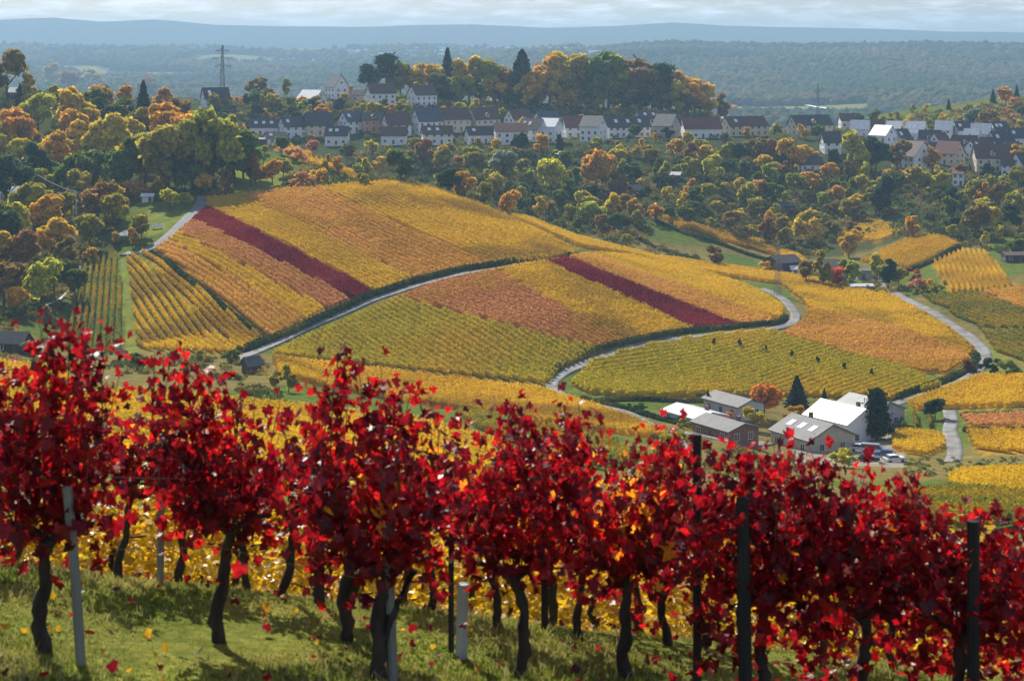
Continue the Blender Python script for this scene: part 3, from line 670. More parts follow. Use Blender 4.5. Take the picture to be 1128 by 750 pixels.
T1(303,430,22,'round','l',"pale leafed tree beside the little valley shed",200)
T1(318,432,30,'tall','l',"thin olive tree right of the little valley shed",200)
T1(255,400,16,'bush','g',"green bush at the foot of the hill road",200,1.3)
T1(225,398,14,'bush','l',"olive bush at the foot of the golden rows",200,1.3)
T1(190,396,12,'bush','l',"low olive bush below the golden rows",200,1.4)
T1(35,392,18,'bush','s',"silvery bush beside the dark roofed shed at left",200,1.3)
T1(906,316,40,'tall','l',"slender olive tree beside the small gabled house",500,.9)
T1(888,313,26,'round','b',"brown tree left of the red tree in the side valley",500,1.1)
T1(923,316,24,'round',(.55,.12,.06),"bright red tree beside the small gabled house",500,1.1)
T1(936,314,30,'round','l',"olive tree right of the bright red tree",500)
T1(978,318,34,'tall','d',"tall dark tree beside the flat roofed shed in the side valley",500)
T1(966,310,30,'tall','w',"yellow green tree in front of the flat roofed shed",500)
T1(990,316,22,'round','l',"olive tree by the junction in the side valley",500)
T1(842,301,14,'bush','o',"rusty bush left of the dark barn in the side valley",500,1.2)
T1(1010,322,16,'bush','r',"copper bush below the tilted plot",450,1.3)
T1(1022,320,14,'bush','o',"orange bush left of the vine knoll",450,1.3)
T1(1004,308,14,'bush',(.4,.12,.06),"dark red bush above the road junction",450,1.3)
T1(1032,322,12,'bush','l',"olive bush at the foot of the vine knoll",450,1.3)
for i, (px, py) in enumerate([(786,378),(815,380),(843,386),(872,391),(901,398),(930,405),(960,412)]):
    for k in range(1):
        T1(px, py+6, 12, 'tall', (.045,.065,.025), "slim dark shrub, %s from the left in the line crossing the olive vine field" % ['first','second','third','fourth','fifth','sixth','seventh'][i], 300, .75)
for i, (px, py, h) in enumerate([(775,441,8),(812,446,9),(706,452,8),(690,451,7)]):
    T1(px, py, h, 'bush', 'd', "low dark bush, %s from the left along the field edge above the farm" % {690:'first',706:'second',775:'third',812:'fourth'}[px], 300, 1.6)

# fill of the woods
def inpoly(px, py, pl):
    c = False; n = len(pl)
    for i in range(n):
        x1, y1 = pl[i]; x2, y2 = pl[(i+1) % n]
        if (y1 > py) != (y2 > py) and px < (x2-x1)*(py-y1)/(y2-y1)+x1: c = not c
    return c
MV, MF, MC, MO = [], [], [], [0]
def merged_tree(x, y, h, kind, code, wide, r):
    cm, tm = PROTO[kind][r.randrange(len(PROTO[kind]))]; j = [r.uniform(.88, 1.12) for _ in range(3)]; a = r.uniform(0, 6.28); z = float(zat(x, y))
    for me, c in ((cm, TC[code]), (tm, (.06,.05,.04))):
        n = len(me.vertices); v = np.empty(n*3, np.float32); me.vertices.foreach_get("co", v); v = v.reshape(-1, 3)
        ls = np.empty(len(me.loops), np.int32); me.loops.foreach_get("vertex_index", ls)
        if me is cm: fs = ls.reshape(-1, 4)
        else: continue
        X = v[:,0]*math.cos(a)-v[:,1]*math.sin(a); Y_ = v[:,0]*math.sin(a)+v[:,1]*math.cos(a)
        MV.append(np.column_stack([X*h*wide+x, Y_*h*wide+y, v[:,2]*h+z])); MF.append(fs+MO[0]); MO[0] += n
        MC.append(np.tile([c[0]*j[0]*1.15, c[1]*j[1]*1.15, c[2]*j[2], 1.0], (n, 1)))
def fill(pl, n, codes, hm, zone, ymin, mind, seed, kinds=('round','tall','round'), single=999):
    r = random.Random(seed); xs = [a for a, b in pl]; ys = [b for a, b in pl]; got = []; tries = 0
    while len(got) < n and tries < 6000:
        tries += 1; px = r.uniform(min(xs), max(xs)); py = r.uniform(min(ys), max(ys))
        if not inpoly(px, py, pl): continue
        if any(abs(px-a)+1.7*abs(py-b) < mind for a, b in got): continue
        got.append((px, py)); p = P(px, py, ymin); code = r.choice(codes); k = r.choice(kinds); h = r.uniform(*hm)
        if k == 'bush': h *= .5
        n_ = 'bush' if k == 'bush' else 'tree'
        if len(got) > single: merged_tree(p.x, p.y, h, k, code, r.uniform(.95, 1.3), r); continue
        lab = "%s %s %s" % (TN[code], n_, zone)
        tree(p.x, p.y, h, k, code, lab, lab.replace(' ' + n_, ' ' + n_ + 's', 1), r.uniform(.95, 1.3), r)
fill([(-30,95),(60,100),(150,118),(250,140),(275,165),(262,200),(215,210),(150,210),(120,258),(70,300),(55,345),(-30,370)], 58, 'gglybwoyyl', (9,14), "in the wood on the left hand hill", 380, 20, 3)
fill([(440,212),(560,238),(640,258),(700,262),(730,243),(800,262),(880,280),(925,262),(1000,250),(1060,262),(1135,270),(1135,195),(1000,192),(850,172),(560,168),(420,166)], 150, 'dggdlbglwyyl', (6.5,11), "on the wooded slope below the village", 640, 21, 4, ('round','tall','round','bush'), single=25)
fill([(450,112),(560,120),(800,132),(800,124),(560,114)], 26, 'gdlby', (12,19), "on the wooded hilltop behind the village", 1000, 9, 5)
fill([(235,116),(300,112),(345,118),(400,118),(460,122),(560,128),(560,136),(400,136),(235,132)], 60, 'gdglyolw', (5,9), "x", 935, 7, 8, ('round','bush','round','tall'), single=0)
fill([(235,150),(300,162),(560,160),(900,158),(1135,200),(1135,150),(900,140),(560,134),(235,130)], 85, 'gdglyo', (4.5,8), "in a garden between the village houses", 830, 9, 6, ('round','tall','bush'), single=24)
M['crowns'] = M['crown'].copy(); nt_ = M['crowns'].node_tree; oi_ = [q for q in nt_.nodes if q.type == 'OBJECT_INFO'][0]
at_ = nt_.nodes.new("ShaderNodeAttribute"); at_.attribute_name = "leaf_colour"
for l_ in list(oi_.outputs["Color"].links): nt_.links.new(at_.outputs["Color"], l_.to_socket)
me = mesh_np("wood", np.concatenate(MV), np.concatenate(MF), [M['crowns']]); ca = me.color_attributes.new("leaf_colour", 'FLOAT_COLOR', 'POINT'); ca.data.foreach_set("color", np.concatenate(MC).astype(np.float32).ravel())
tag(link("wood", me), "mass of smaller mixed autumn trees filling the slope and gardens by the village", "wood", kind="stuff")
print('trees', NT)

# ------------------------------------------------------------------ undergrowth, far woods (nobody could count them)
def clumps(name, pts, zs, size, mat, label, cat, hmul=.8, seed=1, colorfn=None, ico=1):
    """one mesh of many small jittered leafy domes"""
    r = np.random.default_rng(seed); bm = bmesh.new(); bmesh.ops.create_icosphere(bm, subdivisions=ico, radius=1.0)
    bv = np.array([v.co for v in bm.verts]); bf = np.array([[v.index for v in f.verts] for f in bm.faces]); bm.free()
    n = len(pts); k = len(bv); jit = 1+r.normal(0, .22, (n, k, 1)); sz = np.asarray(size)[:,None,None]
    V = bv[None]*jit*sz*np.array([1, 1, hmul]); V[:,:,0] += pts[:,0,None]; V[:,:,1] += pts[:,1,None]; V[:,:,2] += zs[:,None]+(np.asarray(size)*hmul*.45)[:,None]
    Fc = (bf[None]+(np.arange(n)*k)[:,None,None]).reshape(-1, 3)
    me = mesh_np(name, V.reshape(-1, 3), Fc, [mat])
    if colorfn is not None:
        c = np.repeat(colorfn(pts, r), k, axis=0); ca = me.color_attributes.new("leaf_colour", 'FLOAT_COLOR', 'POINT')
        ca.data.foreach_set("color", np.column_stack([c, np.ones(len(c))]).astype(np.float32).ravel())
    return tag(link(name, me), label, cat, kind="stuff")
def shrub_field(pl, n, ymin, size, label, seed):
    r = np.random.default_rng(seed); rr = random.Random(seed); xs = [a for a, b in pl]; ys = [b for a, b in pl]; C = []
    while len(C) < n:
        px = rr.uniform(min(xs), max(xs)); py = rr.uniform(min(ys), max(ys))
        if inpoly(px, py, pl): p = P(px, py, ymin); C.append((p.x, p.y))
    C = np.array(C); z = zat(C[:,0], C[:,1]); s = r.uniform(*size, len(C))
    K = 34; d = r.normal(size=(len(C)*K, 3)); d /= np.linalg.norm(d, axis=1)[:,None]; d[:,2] = abs(d[:,2])
    sc = np.repeat(s, K); Q = np.repeat(np.column_stack([C, z]), K, axis=0) + d*sc[:,None]*np.array([1, 1, .9])*(.7+.4*r.random((len(sc), 1)))
    V, Fc = quads_at(Q, sc*.42, r, bias=d*.6); c = V.mean(0)
    tag(link("undergrowth", mesh_np("undergrowth", V-c, Fc, [M['shrub']]), loc=c), label, "undergrowth", kind="stuff")
shrub_field([(-30,92),(60,97),(150,116),(262,138),(300,168),(268,206),(215,222),(150,222),(122,262),(90,300),(66,345),(-30,380)], 650, 380, (1.2,2.6), "tangled green undergrowth between the trees of the left hand hill", 11)
shrub_field([(400,205),(440,208),(560,240),(640,262),(700,276),(725,236),(800,256),(890,292),(930,262),(1010,262),(1128,285),(1140,270),(1140,190),(1000,188),(850,168),(560,162),(380,162)], 1500, 640, (1.2,2.8), "tangled undergrowth and low bushes of the slope below the village", 12)
shrub_field([(300,205),(345,175),(400,200),(440,204),(380,206)], 110, 560, (.8,1.8), "low bushes on the ridge beside the narrow golden strip", 13)
shrub_field([(230,150),(300,160),(900,160),(1140,195),(1140,150),(900,142),(300,120),(230,118)], 480, 830, (1.0,2.4), "garden bushes between the village houses", 14)
shrub_field([(400,117),(560,122),(800,134),(815,136),(800,126),(560,116),(400,110)], 420, 985, (1.6,3.6), "undergrowth along the wooded hilltop behind the village", 26)
shrub_field([(235,116),(300,112),(400,114),(560,124),(560,136),(400,134),(235,132)], 420, 930, (1.0,2.6), "garden hedges and bushes above the left part of the village", 27)
shrub_field([(900,148),(1000,128),(1140,108),(1140,150),(1000,150)], 260, 960, (1.2,2.8), "scattered bushes on the grassy hill above the right hand houses", 15)
shrub_field([(640,252),(700,262),(790,292),(700,284),(640,268)], 90, 600, (.8,1.8), "scrub behind the crest of the broad hill", 16)
shrub_field([(100,392),(290,396),(300,412),(262,420),(160,412),(-30,412),(-30,392)], 150, 250, (.6,1.4), "scrub along the foot of the vineyard hill behind the left red vines", 17)
shrub_field([(880,300),(990,312),(1000,326),(900,316)], 60, 500, (.8,1.6), "garden bushes around the sheds in the side valley", 18)
shrub_field([(262,417),(310,436),(330,452),(300,452),(262,432)], 50, 200, (.5,1.0), "low dark scrub on the bank behind the left red vines", 19)
shrub_field([(985,505),(1130,505),(1130,520),(1000,528)], 120, 200, (.25,.7), "dry weeds on the meadow right of the farm", 20)
shrub_field([(690,462),(760,480),(860,505),(900,512),(860,535),(740,520)], 110, 200, (.5,1.2), "bushes on the bank below the farm", 24)

def farcol(pts, r):
    n = len(pts); base = np.array([(.055,.075,.03),(.04,.06,.03),(.09,.085,.035),(.13,.105,.04),(.08,.09,.03),(.15,.11,.045)])*np.array([.95,1.0,1.0])
    f = snoise(pts[:,0], pts[:,1], 1/120.0, 51); k = np.clip((f+1)*2.2+r.normal(0, 1.1, n), 0, 5).astype(int); return base[k]
m, nt, out = nodes("far_wood_leaf"); at = nt.nodes.new("ShaderNodeAttribute"); at.attribute_name = "leaf_colour"
b_ = nt.nodes.new("ShaderNodeBsdfDiffuse"); nt.links.new(at.outputs["Color"], b_.inputs[0]); nt.links.new(b_.outputs[0], out.inputs[0]); M['far'] = m
def far_wood(px0, px1, y0, y1, n, size, label, seed, maskf=None, thr=.1):
    r = np.random.default_rng(seed); px = r.uniform(px0, px1, n); y = np.exp(r.uniform(math.log(y0), math.log(y1), n)); x = (px-CX)/F*y
    k = np.ones(n, bool)
    if maskf: k = snoise(x, y, 1/160.0, 33) < thr
    k &= ~((y > 2550) & (y < 2800) & (px > 800) & (px < 960))
    P_ = np.column_stack([x, y])[k]; clumps("wood", P_, zat(P_[:,0], P_[:,1]), r.uniform(*size, len(P_)), M['far'], label, "wood", .95, seed, farcol)
far_wood(420, 1250, 2350, 4850, 26000, (6.5,11), "hazy wood covering the long plateau slope at right", 61)
far_wood(-150, 640, 4300, 6350, 9000, (9,16), "patchy hazy woods on the far plain at left", 62, True, .15)
far_wood(110, 560, 1380, 1900, 3200, (3.5,6.5), "dark hazy treeline beyond the left hand hill", 63)
far_wood(-150, 420, 2300, 4300, 6000, (8,13), "blue hazy wood on the ridge behind the pylon", 64)
# ------------------------------------------------------------------ houses
WALLS = {'white': mat_pbr("white_plaster", (.85,.85,.84), (.78,.78,.77), .6, rough=.9), 'cream': mat_pbr("cream_plaster", (.74,.64,.44), (.64,.55,.38), .6, rough=.9),
         'beige': mat_pbr("beige_plaster", (.56,.48,.36), (.47,.41,.31), .6, rough=.9), 'grey': mat_pbr("grey_plaster", (.48,.49,.50), (.40,.41,.42), .6, rough=.9),
         'orange': mat_pbr("orange_plaster", (.55,.30,.16), (.48,.26,.15), .6, rough=.9), 'brick': mat_pbr("brown_brick", (.24,.11,.075), (.30,.16,.11), 3.0, rough=.9),
         'wood': mat_pbr("dark_boards", (.06,.05,.045), (.10,.085,.07), 3.0, rough=.85)}
ROOFS = {'brown': mat_pbr("brown_roof_tile", (.13,.075,.055), (.085,.055,.045), 1.5, rough=.75, bump=.4, bscale=8), 'dark': mat_pbr("dark_roof_tile", (.045,.047,.05), (.075,.07,.07), 1.5, rough=.7, bump=.3, bscale=8),
         'red': mat_pbr("red_roof_tile", (.20,.08,.055), (.14,.06,.045), 1.5, rough=.75, bump=.4, bscale=8), 'blue': mat_pbr("blue_grey_slate", (.07,.095,.12), (.05,.07,.09), 1.5, rough=.55),
         'white': mat_pbr("bright_metal_roof", (.66,.66,.65), (.52,.52,.52), .8, rough=.35, spec=.6), 'sheet': mat_pbr("light_sheet_roof", (.34,.34,.33), (.27,.27,.26), .7, rough=.6, spec=.3), 'grey': mat_pbr("weathered_sheet_roof", (.14,.14,.135), (.10,.10,.095), .7, rough=.65, spec=.25)}
M['pane'] = mat_pbr("window_glass", (.03,.035,.04), rough=.08, spec=.8)
M['frame'] = mat_pbr("white_window_frame", (.7,.7,.68), rough=.6)
M['brickc'] = mat_pbr("chimney_brick", (.25,.15,.11), (.18,.11,.08), 4, rough=.9)
M['steel'] = mat_pbr("galvanised_steel", (.30,.31,.32), (.22,.22,.23), 2, rough=.5, metal=.6)
M['door'] = mat_pbr("door_paint", (.12,.09,.07), rough=.6)
M['skyl'] = mat_pbr("skylight_glass", (.75,.78,.80), rough=.12, spec=.9)
M['rail'] = mat_pbr("balcony_boards", (.35,.24,.15), (.28,.19,.12), 3, rough=.8)

def window(parent, c, wd, ht, nrm):
    """window with frame and pane; c centre on the wall, nrm outward unit vector in the thing's frame"""
    nx, ny = nrm; tx, ty = -ny, nx
    mb = MB()
    def bar(u0, u1, z0, z1, dep, mbb):
        p = []
        for (u, e) in ((u0, .01), (u1, .01), (u1, dep), (u0, dep)): p.append((c[0]+tx*u+nx*e, c[1]+ty*u+ny*e))
        mbb.quadbox([(a, b, c[2]+z0) for a, b in p], [(a, b, c[2]+z1) for a, b in p])
    t = .09
    bar(-wd/2-t, -wd/2, -ht/2-t, ht/2+t, .08, mb); bar(wd/2, wd/2+t, -ht/2-t, ht/2+t, .08, mb); bar(-wd/2, wd/2, ht/2, ht/2+t, .08, mb); bar(-wd/2, wd/2, -ht/2-t, -ht/2, .12, mb); bar(-.04, .04, -ht/2, ht/2, .07, mb)
    w = mb.build("window", M['frame'], parent)
    g = MB(); bar(-wd/2, wd/2, -ht/2, ht/2, .04, g); g.build("pane", M['pane'], w)
    return w

def house(x, y, L, D, wh, rh, roof, wall, yaw, label, group=None, dormer=0, sky_l=0, floors=2, chim=1, name="house", sink=1.5, balcony=False, win=True, shed=False, half=False, door=True, z=None):
    """L along local x (ridge direction), D along local y; ridge height wh+rh"""
    z0 = float(zat(x, y)) if z is None else z
    o = empty(name, (x, y, z0), yaw, label, name.replace('_', ' '), group)
    W = WALLS[wall]; RF = ROOFS[roof]; hl, hd = L/2, D/2; ov = .5
    mb = MB()
    if shed: mb.prism([(-hl,-hd,-sink),(-hl,hd,-sink),(-hl,hd,wh+rh),(-hl,-hd,wh)], (L,0,0))
    else: mb.prism([(-hl,-hd,-sink),(-hl,hd,-sink),(-hl,hd,wh),(-hl,0,wh+rh),(-hl,-hd,wh)], (L,0,0))
    mb.build("wall", W, o)
    rb = MB(); th = .22
    if shed:
        s = rh/D; a = (-hl-ov,-hd-ov,wh-ov*s+.02); b_ = (-hl-ov,hd+ov,wh+rh+ov*s+.02); rb.prism([a, b_, (b_[0],b_[1],b_[2]+th), (a[0],a[1],a[2]+th)], (L+2*ov,0,0))
    else:
        s = rh/hd; ez = wh-ov*s+.02
        rb.prism([(-hl-ov,-hd-ov,ez),(-hl-ov,0,wh+rh+.02),(-hl-ov,hd+ov,ez),(-hl-ov,hd+ov,ez+th),(-hl-ov,0,wh+rh+.02+th*1.3),(-hl-ov,-hd-ov,ez+th)], (L+2*ov,0,0))
    ro = rb.build("roof", RF, o)
    if chim:
        cx = L*.22*(1 if chim > 0 else -1); zc = wh+rh*(.55 if not shed else .7); MB().box(cx-.35, cx+.35, hd*.25, hd*.25+.7, zc, wh+rh+.9).build("chimney", M['brickc'], ro)
    def rz(yy): return (wh+rh*(1-abs(yy)/hd) if not shed else wh+rh*(yy+hd)/D)+.02+th*1.1
    for k in range(sky_l):
        xx = L*(-.28+.28*k); y0, y1 = -hd*.62, -hd*.3
        MB().quadbox([(xx-.8,y0,rz(y0)+.0),(xx+.8,y0,rz(y0)),(xx+.8,y1,rz(y1)),(xx-.8,y1,rz(y1))], [(xx-.8,y0,rz(y0)+.10),(xx+.8,y0,rz(y0)+.10),(xx+.8,y1,rz(y1)+.10),(xx-.8,y1,rz(y1)+.10)]).build("skylight", M['skyl'], ro)
    for k in range(dormer):
        xx = (k-(dormer-1)/2)*L*.36; zb = wh+rh*.12; dz = min(1.7, rh*.45)
        d = MB().prism([(xx-1.1,-hd*.88,zb),(xx+1.1,-hd*.88,zb),(xx+1.1,-hd*.88,zb+dz),(xx-1.1,-hd*.88,zb+dz)], (0, hd*.6, 0)).build("dormer", W, ro)
        MB().prism([(xx-1.4,-hd*.88-.3,zb+dz+.01),(xx+1.4,-hd*.88-.3,zb+dz+.01),(xx,-hd*.88-.3,zb+dz+.8)], (0, hd*.75, 0)).build("dormer_roof", RF, d)
        window(d, (xx,-hd*.88,zb+dz*.55), 1.1, .9, (0,-1))
    if win:
        fl = [1.5+2.75*f for f in range(floors) if 1.5+2.75*f < wh-.7]
        n = max(2, int(L/3.2))
        for f in fl:
            for i in range(n):
                xx = -hl+L*(i+.5)/n
                if door and f == fl[0] and i == n//2: continue
                window(o, (xx,-hd,f), 1.2, 1.3, (0,-1))
            for yy in (-hd*.45, hd*.45):
                window(o, (-hl,yy,f), 1.1, 1.3, (-1,0)); window(o, (hl,yy,f), 1.1, 1.3, (1,0))
        if not shed and rh > 2.6:
            for sx in (-1, 1): window(o, (sx*hl,0,wh+rh*.33), 1.2, 1.2, (sx,0))
        if door:
            dd = MB().box(-hl+L*(n//2+.5)/n-.5, -hl+L*(n//2+.5)/n+.5, -hd-.06, -hd-.005, 0, 2.1).build("door", M['door'], o)
    if balcony:
        bl = MB().box(-hl*.7, hl*.7, -hd-1.3, -hd-.01, 2.55, 2.75).build("balcony", W, o)
        MB().box(-hl*.7, hl*.7, -hd-1.32, -hd-1.24, 2.76, 3.7).build("railing", M['rail'], bl)
    return o

def house_px(px, py, wpx, ymin, **k):
    """width of the long front in photo pixels"""
    p = P(px, py, ymin); k['L'] = wpx*p.y/F/max(math.cos(k['yaw']), .35) if k.pop('front', True) else wpx*p.y/F
    return house(p.x, p.y, **k)
ORD = ["first","second","third","fourth","fifth","sixth","seventh","eighth","ninth","tenth","eleventh","twelfth","thirteenth","fourteenth","fifteenth","sixteenth","seventeenth","eighteenth","nineteenth","twentieth"]
# px, py(base), front px, depth m, wall h, roof h, roof, wall, yaw deg, dormer, skylights, label
TOPROW = [
 (237,118,26,9,4.5,4.5,'dark','white',14,0,1,"white house with dark roof and one skylight beside the tall pylon"),
 (343,114,24,9,3.4,4.0,'white','white',-35,0,0,"white house with a bright shining roof right of the pylon"),
 (371,110,14,9,6.0,5.5,'blue','white',-48,0,0,"tall white gabled house with slate roof left of the dark pines"),
 (396,111,17,8,3.2,2.6,'brown','grey',10,0,0,"low house with brown roof between slate roofed house and dark pines"),
 (420,117,27,10,5.8,4.4,'brown','white',8,0,0,"white house with brown roof under the dark pines"),
 (464,117,25,10,5.6,4.6,'brown','white',22,0,0,"white brown roofed house among yellow trees, highest on the village slope"),
]
MID = [
 (291,150,34,9,4.4,3.6,'dark','white',10,0,3,"long dark roofed house with skylights at left end of the village"),
 (322,151,24,9,5.8,4.2,'dark','white',32,0,1,"white gabled house with dark roof second from the left end of the village"),
 (351,149,28,10,5.4,5.0,'dark','cream',25,0,0,"cream gabled house with a dark roof in the left part of village"),
 (372,160,26,9,4.6,3.8,'dark','white',-12,0,2,"white house with dark roof, lowest in the left part of village"),
 (304,160,20,8,2.8,2.4,'dark','white',12,0,1,"low dark roofed annex just above the golden strip"),
 (388,146,20,9,5.0,4.6,'blue','white',30,0,1,"white house with slate roof left of the orange walled house"),
 (409,147,21,9,6.2,3.2,'dark','orange',12,1,0,"orange walled house with dark roof in the left part of village"),
 (437,147,27,10,5.2,5.0,'brown','white',26,0,0,"white gabled house with brown roof behind the low brown roofed house"),
 (434,158,30,9,4.2,3.4,'brown','white',6,0,0,"low wide white house with brown roof in front row"),
 (470,147,28,10,5.8,5.2,'blue','white',28,0,0,"white gabled house with blue grey slate roof"),
 (482,157,34,9,4.6,3.4,'brown','white',14,0,2,"white house with brown roof and two bright skylights"),
 (500,146,28,10,6.0,5.2,'brown','cream',28,0,0,"cream gabled house with a brown roof right of the slate roofed house"),
 (531,145,28,10,5.4,4.8,'brown','cream',24,1,0,"cream house with brown roof and one dormer"),
 (528,157,32,9,4.2,3.4,'dark','white',6,0,1,"low dark roofed house with a skylight in front row"),
 (562,157,34,10,6.0,3.2,'red','white',8,0,0,"wide white house with red brown roof in front row"),
 (571,142,22,9,5.0,4.6,'brown','white',28,0,0,"brown roofed gabled house behind the wide red roofed one"),
 (586,155,22,9,5.8,4.4,'brown','white',-30,0,2,"white house with brown roof left of the bright roofed house"),
 (607,155,18,9,7.0,3.4,'white','white',-22,0,0,"tall white house with a bright reflecting roof at village centre"),
 (602,143,24,9,5.0,4.6,'blue','white',28,0,0,"slate roofed gabled house behind the bright roofed house"),
 (634,152,28,10,4.8,4.6,'red','white',12,0,0,"white house with red brown roof right of the bright roofed house"),
 (653,155,20,12,6.6,4.4,'grey','white',-26,0,0,"large white house with pale grey roof and wide gable"),
 (690,152,48,11,5.4,4.8,'dark','white',12,0,3,"long white house with a dark roof right of the wide gable"),
 (735,153,20,12,6.6,5.0,'grey','beige',-34,0,0,"beige gabled house with light grey roof"),
 (772,150,46,11,4.6,4.6,'red','white',14,0,0,"long house with red brown roof and white gable below the hilltop"),
 (820,149,44,11,4.6,4.4,'brown','cream',14,0,1,"long cream house with brown roof below the end of the hilltop trees"),
 (870,139,22,9,4.8,4.2,'dark','white',10,0,0,"dark roofed house behind the long row at village gap"),
 (893,150,44,11,5.4,4.6,'dark','cream',8,1,0,"long cream house with dark roof and a small white dormer"),
 (914,168,20,9,4.8,4.4,'dark','white',8,0,0,"white house with dark roof below the dormered long house"),
 (892,189,26,8,2.8,2.6,'dark','white',8,0,0,"small low white house among trees far below the village"),
 (803,139,20,9,3.0,1.0,'white','white',0,0,0,"flat white house behind the long roofs near the hilltop end"),
 (855,140,18,9,4.4,3.6,'brown','white',10,0,0,"small brown roofed house beside the dark pointed tree"),
 (718,142,34,9,4.8,3.6,'brown','white',6,0,2,"long brown roof behind the beige gabled house"),
]
RGT = [
 (948,150,20,9,4.2,3.6,'white','white',-20,0,0,"white roofed house above the big round green tree"),
 (962,152,24,9,4.8,4.0,'brown','white',12,0,0,"brown roofed house behind the bright gabled house"),
 (974,165,15,10,5.8,4.4,'white','white',-40,0,0,"bright white gabled house with shining roof right of the big green tree"),
 (985,155,15,9,4.6,3.8,'white','white',-38,0,0,"small shining roofed house behind the bright gabled house"),
 (1006,184,18,13,6.2,6.0,'brown','white',-70,0,0,"large white gabled house facing downhill beside an orange tree"),
 (1009,155,18,10,4.4,5.0,'white','white',-30,0,2,"long shining roof topmost in the right hand village"),
 (1024,164,22,9,4.8,4.6,'dark','white',-24,1,0,"white house with dark roof and dormer above the orange tree"),
 (1041,156,18,9,4.8,4.4,'white','white',-24,0,0,"narrow bright roofed house in the right hand village"),
 (1047,180,20,9,5.2,4.8,'red','cream',-50,0,0,"cream gabled house with red brown roof in the right hand village"),
 (1062,170,28,9,4.6,4.2,'dark','white',-16,1,0,"white house with a dark roof and dormer in middle of the right hand village"),
 (1060,155,20,9,4.4,4.0,'dark','white',16,0,1,"dark roofed house above the dormered house at right"),
 (1080,158,20,9,4.4,4.4,'white','grey',-20,0,0,"grey house with bright roof above the cream villa"),
 (1056,204,13,8,5.0,1.6,'red','white',-10,0,0,"small white two storey garden house below the right hand village"),
 (1091,190,38,11,5.6,5.0,'brown','cream',-8,1,0,"large cream villa with a brown roof and wide dormer"),
 (1078,176,20,9,4.4,4.0,'brown','white',20,0,1,"brown roofed house left above the cream villa"),
 (1102,168,26,9,5.0,4.6,'dark','white',24,0,1,"dark roofed house above the cream villa"),
 (1115,180,20,9,5.2,4.6,'red','white',28,0,0,"white gabled house with red brown roof behind the cream villa"),
 (1128,194,24,9,5.6,5.0,'dark','white',30,0,0,"white gabled house at right edge below the red brown roof"),
 (1099,155,20,9,4.8,4.2,'dark','white',14,0,2,"dark roofed house with bright skylights high in the right hand village"),
 (1122,160,26,9,4.8,4.4,'dark','white',10,0,1,"dark roofed house at right edge high in the village"),
 (1030,178,16,9,4.2,3.8,'dark','white',22,0,0,"small dark roofed house behind the orange tree at right"),
 (994,164,14,9,4.6,4.4,'dark','white',26,0,1,"narrow white house with dark roof between the bright gabled houses"),
 (1016,172,14,8,3.8,3.8,'dark','white',-30,0,0,"small white house with dark roof just right of the large downhill gable"),
 (1035,166,14,8,4.4,4.4,'brown','white',30,0,0,"narrow brown roofed white house in middle of right hand village"),
 (1070,162,14,8,4.6,4.4,'white','white',-32,0,0,"narrow bright roofed white house above the dormered house at right"),
 (1088,172,14,8,4.4,4.6,'dark','white',-34,0,0,"narrow white gabled house with dark roof directly above the cream villa"),
 (1110,192,14,8,4.6,4.2,'brown','white',-20,0,0,"small brown roofed white house right of the cream villa"),
 (936,142,24,9,4.4,3.6,'brown','white',6,0,0,"brown roofed house at the left end of the right hand village"),
]
random.seed(5)
for lst, ym in ((TOPROW, 930), (MID, 800), (RGT, 800)):
    for px, py, w, D, wh, rh, rf, wl, yaw, dm, sk, lab in lst:
        y_ = R(-yaw) if yaw > 0 else R(-yaw)
        house_px(px+random.uniform(-1,1), py+random.uniform(-2.5,1.5), w*random.uniform(.86,1.0), ym, D=D, wh=wh*random.uniform(.92,1.12), rh=rh*random.uniform(.98,1.18), roof=rf, wall=wl, yaw=R(yaw+random.uniform(-9,12)), label=lab, group=None, dormer=dm, sky_l=sk, chim=random.choice((0, 1, -1)))

# farm in the valley
def farm(px, py, L, D, wh, rh, roof, wall, yaw, lab, **k):
    p = P(px, py, 200); return house(p.x, p.y, L, D, wh, rh, roof, wall, R(yaw), lab, name=k.pop('name', 'farmhouse'), **k)
farm(765, 468, 11.5, 8.0, 2.6, .9, 'white', 'grey', -58, "long low barn with bright white roof at left end of the farm", name='barn', shed=False, chim=1, floors=1)
farm(799, 483, 11.5, 7.6, 2.8, 1.1, 'grey', 'brick', -58, "brick walled farm building with a grey roof beside the white roofed barn", chim=1, floors=1, sky_l=0)
farm(808, 456, 12.5, 7.5, 3.0, 1.2, 'grey', 'grey', -58, "grey farm building behind the brick walled one", chim=1, floors=1)
farm(895, 493, 12.5, 12.0, 3.2, 2.6, 'grey', 'beige', -60, "beige farmhouse with corrugated grey roof nearest the courtyard", sky_l=3, chim=-1, floors=1, balcony=False, name='farmhouse')
farm(929, 482, 13.0, 10.5, 4.6, 2.6, 'white', 'white', -56, "large white farmhouse with bright white roof and wide gable", chim=1, floors=2)
farm(958, 466, 12.0, 10.0, 3.8, 2.0, 'sheet', 'grey', -56, "grey farm hall with a light grey roof behind the dark cedar", chim=1, floors=1, name='farm_hall')
